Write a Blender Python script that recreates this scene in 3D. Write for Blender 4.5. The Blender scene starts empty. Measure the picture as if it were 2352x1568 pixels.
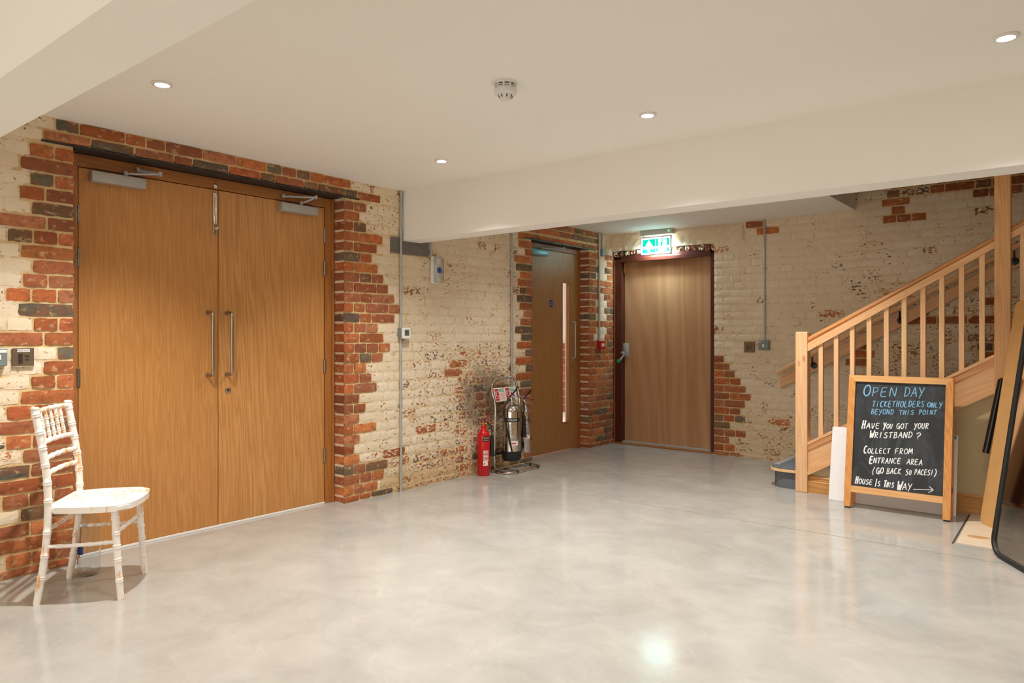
import bpy, bmesh, math, random
from mathutils import Vector, Matrix
V = Vector
rnd = random.Random(7)
SC = bpy.context.scene
COL = SC.collection

# ------------------------------------------------------------------ camera
TH = math.atan(1321/1636.0)
FOC = 1636.0
CAM = V((4.2, 0.0, 1.22))
Fd = V((-math.sin(TH), math.cos(TH), 0)); Rd = V((math.cos(TH), math.sin(TH), 0)); Ud = V((0, 0, 1))
cd = bpy.data.cameras.new('camera'); cam = bpy.data.objects.new('camera', cd); COL.objects.link(cam)
cd.sensor_width = 36; cd.lens = 36*FOC/2352; cd.shift_y = -13/2352.0; cd.clip_start = .02
cam.location = CAM; cam.rotation_euler = (math.pi/2, 0, TH)
SC.camera = cam

# ------------------------------------------------------------------ world, exposure
w = bpy.data.worlds.new('world'); SC.world = w; w.use_nodes = True
w.node_tree.nodes['Background'].inputs[0].default_value = (.9, .95, 1, 1)
w.node_tree.nodes['Background'].inputs[1].default_value = .3
vs = SC.view_settings
vs.view_transform = 'Standard'; vs.look = 'None'; vs.gamma = 1; vs.use_curve_mapping = False
vs.exposure = 0.43
SC.display_settings.display_device = 'sRGB'
SC.cycles.max_bounces = 10; SC.cycles.diffuse_bounces = 8

CEIL = 2.36
def lamp(kind, name, loc, energy, color=(1, .95, .88), **kw):
    d = bpy.data.lights.new(name, kind); d.energy = energy; d.color = color
    o = bpy.data.objects.new(name, d); COL.objects.link(o); o.location = loc
    rot = kw.pop('rot', None)
    for k, v in kw.items(): setattr(d, k, v)
    if rot: o.rotation_euler = rot
    return o
LED = (1, .98, .945)
# (x, y, power) of every recessed downlight; the room goes on behind the camera
DOWN = [(.95, 1.51, 84), (.94, 3.31, 48), (2.44, 3.29, 54), (3.96, 3.29, 52), (2.45, 1.51, 32), (3.96, 1.51, 30), (5.46, 1.51, 26), (5.46, 3.29, 26),
        (.95, -.27, 14), (2.45, -.27, 18), (3.96, -.27, 18), (5.46, -.27, 18), (.95, -2.05, 18), (2.45, -2.05, 18), (3.96, -2.05, 18), (5.46, -2.05, 18), (.95, 4.95, 22), (2.52, 4.85, 75)]
for x, y, e in DOWN:
    lamp('SPOT', 'downlight_lamp', (x, y, CEIL-.03), e*1.75, LED, spot_size=math.radians(118), spot_blend=.95, shadow_soft_size=.03)
lamp('AREA', 'added_fill', (3.2, -3.5, 1.25), 50, (1, .99, .97), shape='RECTANGLE', size=5.6, size_y=1.7, rot=(math.pi/2, 0, math.pi))  # soft fill light added behind the camera, no known source there
lamp('AREA', 'corridor_lamp', (-1.2, 6.6, 2.3), 60, (1, 1, 1), size=.8)

# ------------------------------------------------------------------ helpers
def ray(px, py):
    return (Fd + Rd*((px-1176)/FOC) + Ud*((771-py)/FOC))
def at(px, py, axis, val):
    """photograph pixel -> point on the plane axis = val (metres)"""
    d = ray(px, py); i = 'xyz'.index(axis)
    return CAM + d*((val-CAM[i])/d[i])
def px_of(p):
    r = V(p)-CAM; y = r.dot(Fd)
    if y < .05: return None
    return (1176+FOC*r.dot(Rd)/y, 771-FOC*r.z/y)
def atp(px, py, o, n):
    d = ray(px, py); return CAM + d*((V(o)-CAM).dot(n)/d.dot(n))

def srgb(r, g=None, b=None):
    if g is None: r, g, b = r
    f = lambda c: ((c/255)/12.92 if c/255 <= .04045 else ((c/255+.055)/1.055)**2.4)
    return (f(r), f(g), f(b), 1)

class NT:
    def __init__(s, name):
        s.m = bpy.data.materials.new(name); s.m.use_nodes = True
        s.t = s.m.node_tree; s.b = s.t.nodes['Principled BSDF']
    def n(s, kind, **kw):
        o = s.t.nodes.new('ShaderNode'+kind)
        for k, v in kw.items():
            if k.startswith('_'): o.inputs[k[1:]].default_value = v
            else: setattr(o, k, v)
        return o
    def l(s, a, b): s.t.links.new(a, b)
    def val(s, inp, v):
        if hasattr(v, 'links') or isinstance(v, bpy.types.NodeSocket): s.l(v, inp)
        else: inp.default_value = v
    def mix(s, f, a, b, mode='MIX'):
        o = s.n('Mix', data_type='RGBA', blend_type=mode)
        s.val(o.inputs[0], f); s.val(o.inputs[6], a); s.val(o.inputs[7], b); return o.outputs[2]
    def math(s, op, a, b=0.0, c=None, clamp=False):
        o = s.n('Math', operation=op, use_clamp=clamp)
        s.val(o.inputs[0], a); s.val(o.inputs[1], b)
        if c is not None: s.val(o.inputs[2], c)
        return o.outputs[0]
    def rng(s, v, a, b, c=0.0, d=1.0):
        o = s.n('MapRange'); s.val(o.inputs[0], v); s.val(o.inputs[1], a); s.val(o.inputs[2], b); s.val(o.inputs[3], c); s.val(o.inputs[4], d)
        return o.outputs[0]
    def pos(s, scale=(1, 1, 1), rot=(0, 0, 0), loc=(0, 0, 0)):
        g = s.n('NewGeometry'); m = s.n('Mapping'); src = g.outputs['Position']
        if any(rot):
            m0 = s.n('Mapping'); s.l(src, m0.inputs[0]); m0.inputs[2].default_value = rot; src = m0.outputs[0]
        s.l(src, m.inputs[0])
        m.inputs[1].default_value = loc; m.inputs[3].default_value = scale
        return m.outputs[0]
    def noise(s, vec, scale, detail=4, rough=.55, dist=0.0):
        o = s.n('TexNoise'); s.l(vec, o.inputs['Vector']); o.inputs['Scale'].default_value = scale
        o.inputs['Detail'].default_value = detail; o.inputs['Roughness'].default_value = rough; o.inputs['Distortion'].default_value = dist
        return o.outputs['Fac']
    def bump(s, h, strength, dist=.002):
        o = s.n('Bump'); s.l(h, o.inputs['Height']); o.inputs['Strength'].default_value = strength; o.inputs['Distance'].default_value = dist
        s.l(o.outputs[0], s.b.inputs['Normal'])
    def out(s, color=None, rough=None, metal=None, spec=None):
        if color is not None: s.val(s.b.inputs['Base Color'], color)
        if rough is not None: s.val(s.b.inputs['Roughness'], rough)
        if metal is not None: s.b.inputs['Metallic'].default_value = metal
        if spec is not None: s.b.inputs['Specular IOR Level'].default_value = spec
        return s.m

_plain = {}
def plain(name, c, rough=.5, metal=0.0, spec=.5, var=.06, emit=None, es=1.0):
    if name in _plain: return _plain[name]
    t = NT(name); c = srgb(c)
    nz = t.noise(t.pos(), 14, 4)
    col = t.mix(t.rng(nz, .3, .7), tuple(x*(1-var) for x in c[:3])+(1,), tuple(min(1, x*(1+var)) for x in c[:3])+(1,))
    t.out(col, rough, metal, spec)
    if emit:
        t.b.inputs['Emission Color'].default_value = srgb(emit); t.b.inputs['Emission Strength'].default_value = es
    _plain[name] = t.m; return t.m

def wood(name, ca, cb, cc, grain='z', rough=.42, rot=(0, 0, 0), fine=1.0, knots=0.0, knot_c=(120, 65, 35), figure=1.0, seed=0.0, ws=2.3):
    """grain axis runs along world x, y or z, after an optional rotation of the coordinates"""
    t = NT(name)
    al, ac = .55, 9.0
    sc = {'z': (ac, ac, al), 'x': (al, ac, ac), 'y': (ac, al, ac)}[grain]
    p = t.pos(sc, rot, (seed, seed*.7, seed*.3))
    p1 = t.pos(tuple(x*14 if x == ac else x*5 for x in sc), rot)
    warp = t.noise(p, .9, 2, .5)
    wv = t.n('TexWave', wave_type='BANDS', bands_direction='DIAGONAL'); t.l(p, wv.inputs['Vector'])
    wv.inputs['Scale'].default_value = ws; wv.inputs['Distortion'].default_value = 24.0*figure
    wv.inputs['Detail'].default_value = 2.5; wv.inputs['Detail Scale'].default_value = .9
    f = t.noise(p1, 1.0*fine, 3, .6)
    col = t.mix(t.rng(wv.outputs['Fac'], 0, 1, .15, .85), srgb(ca), srgb(cb))
    col = t.mix(t.rng(warp, .35, .68, 0, .5), col, srgb(cc))
    col = t.mix(t.rng(f, .42, .64, 0, .30), col, tuple(x*.72 for x in srgb(ca)[:3])+(1,))
    if knots:
        vo = t.n('TexVoronoi', feature='F1')
        kp = t.pos({'z': (1, 1, .45), 'x': (.45, 1, 1), 'y': (1, .45, 1)}[grain], rot, (seed+.3, .1, .2)); t.l(kp, vo.inputs['Vector'])
        vo.inputs['Scale'].default_value = knots*1.9
        col = t.mix(t.rng(vo.outputs['Distance'], .13, .07), col, srgb(knot_c))
    t.bump(f, .12, .0006)
    return t.out(col, t.rng(f, .3, .7, rough-.06, rough+.1))

M = {}
M['oak'] = wood('oak_veneer', (178, 120, 62), (196, 140, 80), (188, 128, 68), 'z', .38)
M['oak2'] = wood('oak_veneer_pale', (178, 120, 62), (204, 150, 90), (190, 132, 72), 'z', .38, figure=.6, seed=3.1)
M['oak_frame'] = wood('oak_frame', (150, 92, 40), (178, 116, 56), (165, 105, 50), 'z', .42, figure=.5)
M['oak_frame_h'] = wood('oak_frame_level', (146, 88, 38), (174, 112, 54), (160, 100, 46), 'y', .42, figure=.5)
M['oak_far'] = wood('oak_veneer_brown', (150, 102, 54), (176, 126, 76), (160, 112, 62), 'z', .4, figure=.7, seed=5)
M['ply'] = wood('plywood_veneer', (170, 120, 80), (192, 146, 106), (190, 142, 104), 'z', .33, figure=.75, ws=.42, fine=.6, seed=1.7)
M['maroon'] = plain('maroon_paint', (78, 34, 24), .3)
M['redwood_edge'] = plain('bare_frame_edge', (150, 78, 34), .5)
M['pine_z'] = wood('pine_upright', (226, 174, 126), (240, 198, 152), (232, 184, 138), 'z', .5, figure=.5, knots=3.2, knot_c=(178, 108, 70))
M['pine_post'] = wood('pine_post', (206, 150, 94), (224, 174, 118), (216, 160, 104), 'z', .5, figure=.7, knots=2.0, knot_c=(170, 104, 60))
M['pine_pale'] = wood('pine_pale', (228, 184, 130), (240, 204, 154), (232, 190, 140), 'z', .5, figure=.4)
SL = math.atan(.568)
M['pine_slope'] = wood('pine_sloping', (222, 166, 114), (238, 192, 142), (228, 176, 126), 'x', .45, rot=(0, SL, 0), figure=.6, knots=1.8, knot_c=(160, 92, 58))
M['pine_dark'] = wood('pine_handrail', (196, 132, 78), (222, 164, 106), (206, 144, 88), 'x', .38, rot=(0, SL, 0), figure=.4)
M['skirting'] = wood('oak_skirting', (184, 126, 62), (214, 160, 92), (196, 140, 74), 'x', .4, figure=.5)
M['board_z'] = wood('varnished_pine_upright', (206, 136, 66), (226, 162, 92), (214, 146, 76), 'z', .34, figure=.5, knots=3.5, knot_c=(120, 62, 26))
M['board_x'] = wood('varnished_pine_level', (218, 158, 96), (236, 186, 126), (226, 170, 108), 'x', .34, figure=.5, knots=2.2, knot_c=(140, 80, 40))
M['mdf'] = plain('fibreboard', (206, 158, 98), .6, var=.05)
M['slab'] = wood('plywood_sheet', (214, 194, 166), (226, 208, 182), (218, 200, 172), 'x', .5, figure=.8)
M['white_paint'] = plain('white_gloss', (232, 228, 222), .35, var=.02)
M['white_plastic'] = plain('white_plastic', (228, 226, 222), .35, var=.01)
M['foam'] = plain('white_foam_board', (236, 234, 234), .5, var=.01)
M['steel'] = plain('brushed_steel', (168, 156, 142), .34, 1.0)
M['chrome'] = plain('chrome', (214, 210, 204), .1, 1.0, var=.02)
M['inox'] = plain('polished_stainless', (205, 200, 192), .14, 1.0, var=.03)
M['silver'] = plain('silver_paint', (172, 170, 168), .42, .3)
M['silver_blue'] = plain('blue_film_on_metal', (120, 178, 198), .3, .2)
M['galv'] = plain('galvanised_steel', (176, 177, 174), .4, .35, var=.12)
M['grey_box'] = plain('grey_metal_box', (124, 134, 134), .4, .2)
M['bronze'] = plain('bronze_plate', (128, 108, 88), .34, .55)
M['black'] = plain('black_rubber', (24, 24, 24), .5)
M['black_gloss'] = plain('black_gloss', (18, 18, 19), .18)
M['black_steel'] = plain('black_steel', (34, 33, 33), .45)
M['red'] = plain('red_enamel', (196, 14, 20), .2)
M['red_dark'] = plain('red_plastic', (172, 16, 24), .35)
M['green'] = plain('green_print', (14, 140, 90), .4)
M['blue'] = plain('blue_print', (24, 44, 120), .4)
M['brass'] = plain('brass', (176, 140, 78), .3, 1.0)
M['label_white'] = plain('white_sticker', (232, 228, 222), .4, var=.01)
M['print_grey'] = plain('grey_print', (120, 118, 116), .5)
M['print_red'] = plain('red_print', (198, 34, 40), .45)
M['padstone'] = plain('grey_padstone', (112, 106, 100), .75, var=.15)
M['beige'] = plain('beige_paint', (196, 178, 138), .6, var=.02)
M['chalk_w'] = plain('white_chalk', (240, 243, 245), .9, var=.12)
M['chalk_b'] = plain('blue_chalk', (128, 186, 222), .9, var=.14)
M['chair'] = None
def m_ceiling():
    t = NT('ceiling_paint'); nz = t.noise(t.pos(), 1.2, 3)
    c = t.mix(nz, srgb(240, 237, 231), srgb(244, 241, 236)); t.bump(t.noise(t.pos(), 120, 2), .05, .0005); return t.out(c, .7)
M['ceiling'] = m_ceiling()
def m_floor():
    t = NT('polished_concrete')
    a = t.noise(t.pos(), .9, 5, .6, .4); b = t.noise(t.pos((1, 1.15, 1)), 3.2, 7, .66, .5); c = t.noise(t.pos(), 60, 4, .7)
    s1 = t.noise(t.pos((2.0, 9.0, 1), (0, 0, .75)), 3.2, 4, .6, .8)
    v = t.math('ADD', t.math('MULTIPLY', a, .5), t.math('MULTIPLY', b, .5))
    col = t.mix(t.rng(v, .36, .64), srgb(154, 151, 144), srgb(178, 175, 168))
    col = t.mix(t.rng(s1, .6, .74, 0, .16), col, srgb(205, 202, 195))
    col = t.mix(t.rng(c, .6, .72, 0, .25), col, srgb(120, 114, 104))
    vo = t.n('TexVoronoi', feature='F1'); t.l(t.pos((1, 1, 1)), vo.inputs['Vector']); vo.inputs['Scale'].default_value = 2.6
    col = t.mix(t.rng(vo.outputs['Distance'], .018, .01, 0, .7), col, srgb(96, 84, 70))
    t.bump(b, .02, .002)
    return t.out(col, t.rng(b, .35, .65, .10, .17), 0, .6)
M['floor'] = m_floor()
def m_chair():
    t = NT('worn_white_paint')
    n1 = t.noise(t.pos((1, 1, .22)), 42, 4, .6); n2 = t.noise(t.pos(), 5, 2)
    v = t.math('ADD', t.math('MULTIPLY', n1, .55), t.math('MULTIPLY', n2, .45))
    c = t.mix(t.rng(v, .54, .61), srgb(240, 232, 224), srgb(226, 172, 112)); return t.out(c, .4)
M['chair'] = m_chair()
def m_carpet():
    t = NT('grey_fleck_carpet'); n = t.noise(t.pos(), 260, 3, .8)
    c = t.mix(t.rng(n, .38, .62), srgb(52, 54, 58), srgb(136, 140, 146)); t.bump(n, .4, .003); return t.out(c, .95, 0, .1)
M['carpet'] = m_carpet()
def m_chalkboard():
    t = NT('chalkboard'); n = t.noise(t.pos((1, 1, .5)), 9, 6, .7, .8)
    c = t.mix(t.rng(n, .45, .75), srgb(38, 42, 46), srgb(72, 78, 84)); return t.out(c, .55)
M['chalkboard'] = m_chalkboard()
def m_glass(name, c=(255, 255, 255), rough=0.02, ior=1.45):
    t = NT(name); t.b.inputs['Transmission Weight'].default_value = 1; t.b.inputs['IOR'].default_value = ior
    return t.out(srgb(c), rough)
M['glass'] = m_glass('clear_glass'); M['pet'] = m_glass('clear_plastic', (246, 250, 252), .03, 1.33)
M['prism'] = m_glass('prismatic_plastic', (250, 251, 252), .22, 1.15)
M['mirror'] = plain('dark_mirror', (196, 188, 176), .04, 1.0, var=.01)
M['lens'] = plain('lit_lens', (255, 255, 255), .4, emit=(255, 252, 246), es=14)
M['led_green'] = plain('green_led', (40, 255, 120), .4, emit=(40, 255, 120), es=6)
M['sign_white'] = plain('lit_sign_white', (255, 255, 255), .4, emit=(226, 248, 255), es=3.2)
M['sign_green'] = plain('lit_sign_green', (0, 180, 150), .4, emit=(0, 190, 165), es=1.0)
M['daylight'] = plain('corridor_white', (240, 238, 236), .6, var=.02)
def m_corr():
    t = NT('corridor_brick'); b = t.n('TexBrick'); t.l(t.pos((1, 1, 1), (math.pi/2, 0, math.pi/2)), b.inputs['Vector']); b.inputs['Scale'].default_value = 4
    b.inputs['Color1'].default_value = srgb(190, 110, 96); b.inputs['Color2'].default_value = srgb(150, 80, 70); b.inputs['Mortar'].default_value = srgb(220, 205, 190)
    return t.out(b.outputs['Color'], .8)
M['corridor_brick'] = m_corr()

def brick_mat(name, source, mortar=False):
    t = NT(name)
    if source == 'object':
        oi = t.n('ObjectInfo'); base, P = oi.outputs['Color'], oi.outputs['Alpha']
    else:
        a = t.n('Attribute', attribute_name='tint'); base, P = a.outputs['Color'], a.outputs['Alpha']
    p = t.pos()
    n1 = t.noise(t.pos((1, 1, 1.7)), 34, 5, .62, .5); n2 = t.noise(p, 7, 3, .55); n3 = t.noise(p, 150, 3, .7)
    c = t.math('ADD', t.math('MULTIPLY', n1, .68), t.math('MULTIPLY', n2, .32))
    thr = t.rng(P, 0, 1, .26, .672)
    paint = t.math('LESS_THAN', P, .05)
    paint = t.math('MULTIPLY', t.rng(t.math('SUBTRACT', thr, c), -.010, .010), t.math('SUBTRACT', 1.0, paint))
    # bare brick: mottled darker and with sandy smears
    d1 = t.noise(t.pos((1, 1, 1.3), loc=(3, 1, 2)), 16, 5, .6, .4)
    if not mortar:
        bc = t.mix(t.rng(d1, .42, .64, 0, .8), base, t.mix(.7, base, srgb(150, 84, 54)))
        bc = t.mix(t.rng(t.noise(t.pos(loc=(7, 2, 9)), 28, 5, .65, .5), .52, .66, 0, .5), bc, srgb(96, 72, 56))
        sm = t.noise(t.pos((1, 1, 1.5), loc=(9, 4, 1)), 22, 5, .65, .3)
        bc = t.mix(t.rng(sm, .57, .66, 0, .7), bc, srgb(204, 170, 128))
        bc = t.mix(t.rng(n3, .5, .75, 0, .35), bc, t.mix(1.0, bc, srgb(150, 130, 118), 'MULTIPLY'))
    else:
        bc = t.mix(t.rng(d1, .35, .65), srgb(226, 200, 154), srgb(206, 174, 122))
        bc = t.mix(t.rng(n3, .5, .75, 0, .3), bc, srgb(164, 132, 88))
    # limewash: cream, yellower and greyer by patches, grime low down behind the extinguishers
    g = t.noise(t.pos(loc=(5, 5, 5)), 2.3, 4, .6)
    pc = t.mix(t.rng(g, .35, .65), srgb(236, 221, 198), srgb(228, 209, 181))
    kv = t.math('FRACT', t.math('MULTIPLY', P, 61.7))
    pc = t.mix(t.math('MULTIPLY', kv, .5), pc, srgb(222, 201, 170)) if not mortar else t.mix(.35, pc, srgb(216, 193, 158))
    pc = t.mix(t.rng(t.noise(p, 55, 4, .7), .55, .75, 0, .3), pc, srgb(196, 168, 128))
    geo = t.n('NewGeometry'); sx = t.n('SeparateXYZ'); t.l(geo.outputs['Position'], sx.inputs[0])
    X, Y, Z = sx.outputs
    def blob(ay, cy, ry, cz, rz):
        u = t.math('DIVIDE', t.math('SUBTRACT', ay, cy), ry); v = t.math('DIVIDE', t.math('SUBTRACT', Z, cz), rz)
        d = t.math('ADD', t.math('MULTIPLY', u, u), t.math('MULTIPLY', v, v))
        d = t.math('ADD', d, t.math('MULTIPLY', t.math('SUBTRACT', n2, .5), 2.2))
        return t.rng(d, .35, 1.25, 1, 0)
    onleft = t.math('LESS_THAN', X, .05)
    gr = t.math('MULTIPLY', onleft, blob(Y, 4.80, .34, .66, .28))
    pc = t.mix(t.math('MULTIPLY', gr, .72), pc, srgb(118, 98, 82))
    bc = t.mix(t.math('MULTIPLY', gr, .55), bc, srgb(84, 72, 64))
    low = t.math('MULTIPLY', onleft, t.math('MULTIPLY', t.rng(t.math('ADD', Z, t.math('MULTIPLY', n2, .35)), .22, .52, .75, 0), t.math('GREATER_THAN', Y, 3.6)))
    pc = t.mix(low, pc, srgb(188, 152, 102))
    lowb = t.math('MULTIPLY', t.math('GREATER_THAN', Y, 6.8), t.rng(t.math('ADD', Z, t.math('MULTIPLY', n2, .5)), .4, .95, .6, 0))
    pc = t.mix(lowb, pc, srgb(200, 170, 130))
    t.l(t.mix(paint, bc, pc), t.b.inputs['Base Color'])
    h = t.math('ADD', t.math('MULTIPLY', paint, .5), t.math('ADD', t.math('MULTIPLY', n1, .5), t.math('MULTIPLY', n3, .5)))
    t.bump(h, .7, .004)
    return t.out(None, .86, 0, .2)
M['brick'] = brick_mat('old_brick', 'object')
M['brick_mass'] = brick_mat('old_brick_far', 'attr')
M['mortar'] = brick_mat('lime_mortar', 'attr', True)

# ---- mesh building
def new(): return bmesh.new()
def box(bm, x0, x1, y0, y1, z0, z1, bev=0.0):
    r = bmesh.ops.create_cube(bm, size=1)
    vs_ = r['verts']
    for v in vs_:
        v.co = V(((x0+x1)/2+v.co.x*(x1-x0), (y0+y1)/2+v.co.y*(y1-y0), (z0+z1)/2+v.co.z*(z1-z0)))
    if bev:
        es = list({e for v in vs_ for e in v.link_edges})
        bmesh.ops.bevel(bm, geom=es, offset=bev, segments=2, profile=.5, affect='EDGES')
    return bm
def obox(bm, o, ux, uy, uz, a, b, c, bev=0.0):
    """box with corner o spanning a along ux, b along uy, c along uz"""
    o = V(o); r = bmesh.ops.create_cube(bm, size=1); vs_ = r['verts']
    for v in vs_:
        k = v.co+V((.5, .5, .5)); v.co = o+V(ux)*a*k.x+V(uy)*b*k.y+V(uz)*c*k.z
    if bev:
        es = list({e for v in vs_ for e in v.link_edges})
        bmesh.ops.bevel(bm, geom=es, offset=bev, segments=2, profile=.5, affect='EDGES')
    return bm
def tube(bm, pts, r, seg=12, closed=False, cap=True):
    pts = [V(p) for p in pts]; n = len(pts); rr = r if isinstance(r, (list, tuple)) else [r]*n
    rings = []; prev = None
    for i, p in enumerate(pts):
        a = pts[i-1] if (i or closed) else p; b = pts[(i+1) % n] if (i < n-1 or closed) else p
        tdir = (b-a).normalized()
        if prev is None:
            up = V((0, 0, 1)) if abs(tdir.z) < .9 else V((0, 1, 0))
            nx = up.cross(tdir).normalized()
        else:
            nx = (prev-tdir*prev.dot(tdir)).normalized()
        prev = nx; ny = tdir.cross(nx)
        rings.append([bm.verts.new(p+(nx*math.cos(2*math.pi*k/seg)+ny*math.sin(2*math.pi*k/seg))*rr[i]) for k in range(seg)])
    for i in range(n if closed else n-1):
        A, B = rings[i], rings[(i+1) % n]
        for k in range(seg): bm.faces.new((A[k], A[(k+1) % seg], B[(k+1) % seg], B[k]))
    if cap and not closed:
        bm.faces.new(rings[0][::-1]); bm.faces.new(rings[-1])
    return bm
def smooth_path(ctrl, n=8):
    """Catmull-Rom through the control points"""
    c = [V(p) for p in ctrl]; c = [c[0]*2-c[1]]+c+[c[-1]*2-c[-2]]; out = []
    for i in range(1, len(c)-2):
        for k in range(n):
            t = k/n; p0, p1, p2, p3 = c[i-1:i+3]
            out.append(.5*((2*p1)+(p2-p0)*t+(2*p0-5*p1+4*p2-p3)*t*t+(3*p1-p0-3*p2+p3)*t**3))
    out.append(c[-2]); return out
def lathe(bm, prof, o, ax=(0, 0, 1), seg=28):
    """prof [(radius, height)] around axis ax from o"""
    o = V(o); ax = V(ax).normalized(); u = (V((1, 0, 0)) if abs(ax.x) < .9 else V((0, 1, 0))); u = (u-ax*u.dot(ax)).normalized(); v_ = ax.cross(u)
    rings = []
    for r, h in prof:
        if r < 1e-5: rings.append([bm.verts.new(o+ax*h)])
        else: rings.append([bm.verts.new(o+ax*h+(u*math.cos(2*math.pi*k/seg)+v_*math.sin(2*math.pi*k/seg))*r) for k in range(seg)])
    for A, B in zip(rings, rings[1:]):
        for k in range(seg):
            k2 = (k+1) % seg
            if len(A) == 1 and len(B) == 1: continue
            if len(A) == 1: bm.faces.new((A[0], B[k2], B[k]))
            elif len(B) == 1: bm.faces.new((A[k], A[k2], B[0]))
            else: bm.faces.new((A[k], A[k2], B[k2], B[k]))
    if len(rings[0]) > 1: bm.faces.new(rings[0][::-1])
    if len(rings[-1]) > 1: bm.faces.new(rings[-1])
    return bm
def prism(bm, pts, ext):
    """polygon (3-D points) extruded by vector ext"""
    a = [bm.verts.new(V(p)) for p in pts]; b = [bm.verts.new(V(p)+V(ext)) for p in pts]; n = len(pts)
    bm.faces.new(a[::-1]); bm.faces.new(b)
    for i in range(n): bm.faces.new((a[i], a[(i+1) % n], b[(i+1) % n], b[i]))
    return bm

def thing(name, label, cat, loc=(0, 0, 0), group=None, kind=None):
    o = bpy.data.objects.new(name, None); COL.objects.link(o); o.location = loc; o.empty_display_size = .1
    if label: o['label'] = label
    if cat: o['category'] = cat
    if group: o['group'] = group
    if kind: o['kind'] = kind
    return o
def root_loc(p):
    while p.parent: p = p.parent
    return p.location
def obj(name, bm, mat, parent=None, smooth=None, label=None, kind=None):
    """bm is in world metres; the object is placed under its parent without moving"""
    bmesh.ops.recalc_face_normals(bm, faces=bm.faces[:])
    me = bpy.data.meshes.new(name)
    if parent is not None:
        l = root_loc(parent)
        for v in bm.verts: v.co -= l
    bm.to_mesh(me); bm.free()
    o = bpy.data.objects.new(name, me); COL.objects.link(o)
    if parent is not None: o.parent = parent
    me.materials.append(M[mat] if isinstance(mat, str) else mat)
    if smooth:
        for p in me.polygons: p.use_smooth = True
        me.set_sharp_from_angle(angle=math.radians(smooth))
    if label: o['label'] = label
    if kind: o['kind'] = kind
    return o
def tag(o, label, cat, group=None):
    o['label'] = label; o['category'] = cat
    if group: o['group'] = group
    return o
def centre(o):
    """move a single-mesh thing's origin to its base centre"""
    me = o.data; xs = [v.co for v in me.vertices]
    c = V(((min(v.x for v in xs)+max(v.x for v in xs))/2, (min(v.y for v in xs)+max(v.y for v in xs))/2, min(v.z for v in xs)))
    for v in me.vertices: v.co -= c
    o.location = c; return o
_txt = {}
def text_bm(bm, s, o, ux, uy, size, align='CENTER', depth=.0003):
    """flat print: text laid on the plane through o"""
    key = (s, align)
    if key not in _txt:
        cu = bpy.data.curves.new('t', 'FONT'); cu.body = s; cu.align_x = align; cu.align_y = 'CENTER'; cu.resolution_u = 2
        ob = bpy.data.objects.new('t', cu); COL.objects.link(ob)
        me = ob.to_mesh(); _txt[key] = ([v.co.copy() for v in me.vertices], [tuple(p.vertices) for p in me.polygons])
        ob.to_mesh_clear(); bpy.data.objects.remove(ob); bpy.data.curves.remove(cu)
    vs_, fs = _txt[key]; o = V(o); ux = V(ux); uy = V(uy)
    nv = [bm.verts.new(o+ux*(v.x*size)+uy*(v.y*size)) for v in vs_]
    for f in fs:
        try: bm.faces.new([nv[i] for i in f])
        except ValueError: pass
    return bm
def struct(name, bm, mat, label=None, parent=None):
    o = obj(name, bm, mat, parent)
    if parent is None: o['kind'] = 'structure'
    if label: o['label'] = label
    return o

# ------------------------------------------------------------------ shell
XR, YF, YB = 6.5, -3.6, 7.0
bm = new(); box(bm, -2.5, XR, YF, 7.4, -.15, 0); floor = struct('floor', bm, 'floor', 'polished grey concrete floor')
VX0, VY0 = 2.565, 5.86       # stairwell opening in the ceiling
bm = new()
box(bm, -.3, XR, YF, VY0, CEIL, CEIL+.25); box(bm, -.3, VX0, VY0, 7.3, CEIL, CEIL+.25)
ceiling = struct('ceiling', bm, 'ceiling', 'flat off-white plastered ceiling')
BB = 1.968
bm = new(); box(bm, 0.0, XR, 3.825, 4.02, BB, CEIL+.01, .002); struct('ceiling_beam', bm, 'ceiling', 'white boxed beam crossing in front of the stairs')
bm = new(); box(bm, 0.0, XR, .675, .879, BB, CEIL+.01, .002); struct('ceiling_beam', bm, 'ceiling', 'nearest white boxed beam, at the top corner')
bm = new(); box(bm, VX0-.1, VX0, VY0, 7.0, CEIL+.25, 4.2); box(bm, VX0-.1, XR, VY0-.1, VY0, CEIL+.25, 4.2); box(bm, VX0, XR, VY0, 7.0, 4.2, 4.3)
struct('wall_stairwell', bm, 'ceiling', 'plastered stairwell walls above the ceiling')
bm = new(); box(bm, XR, XR+.1, YF, 7.3, 0, 4.3); struct('wall_right', bm, 'beige', 'beige painted wall')
bm = new(); box(bm, -.3, XR, YF-.1, YF, 0, 2.6); struct('wall_front', bm, 'ceiling', 'plain white wall behind the viewpoint')

# unseen window frame behind the viewpoint, invented to go with the added fill light
added_win = thing('added_window', 'wide white window frame, unseen, added to account for the fill light behind the viewpoint', None, (3.2, YF, .4), kind='structure')
for k in range(5):
    bm = new(); box(bm, .37+k*1.415-.03, .37+k*1.415+.03, YF, YF+.05, .38, 2.12, .003); obj('added_window_mullion', bm, 'white_paint', added_win)
for z in (.38, 2.06):
    bm = new(); box(bm, .34, 6.06, YF, YF+.05, z, z+.06, .003); obj('added_window_rail', bm, 'white_paint', added_win)
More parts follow.
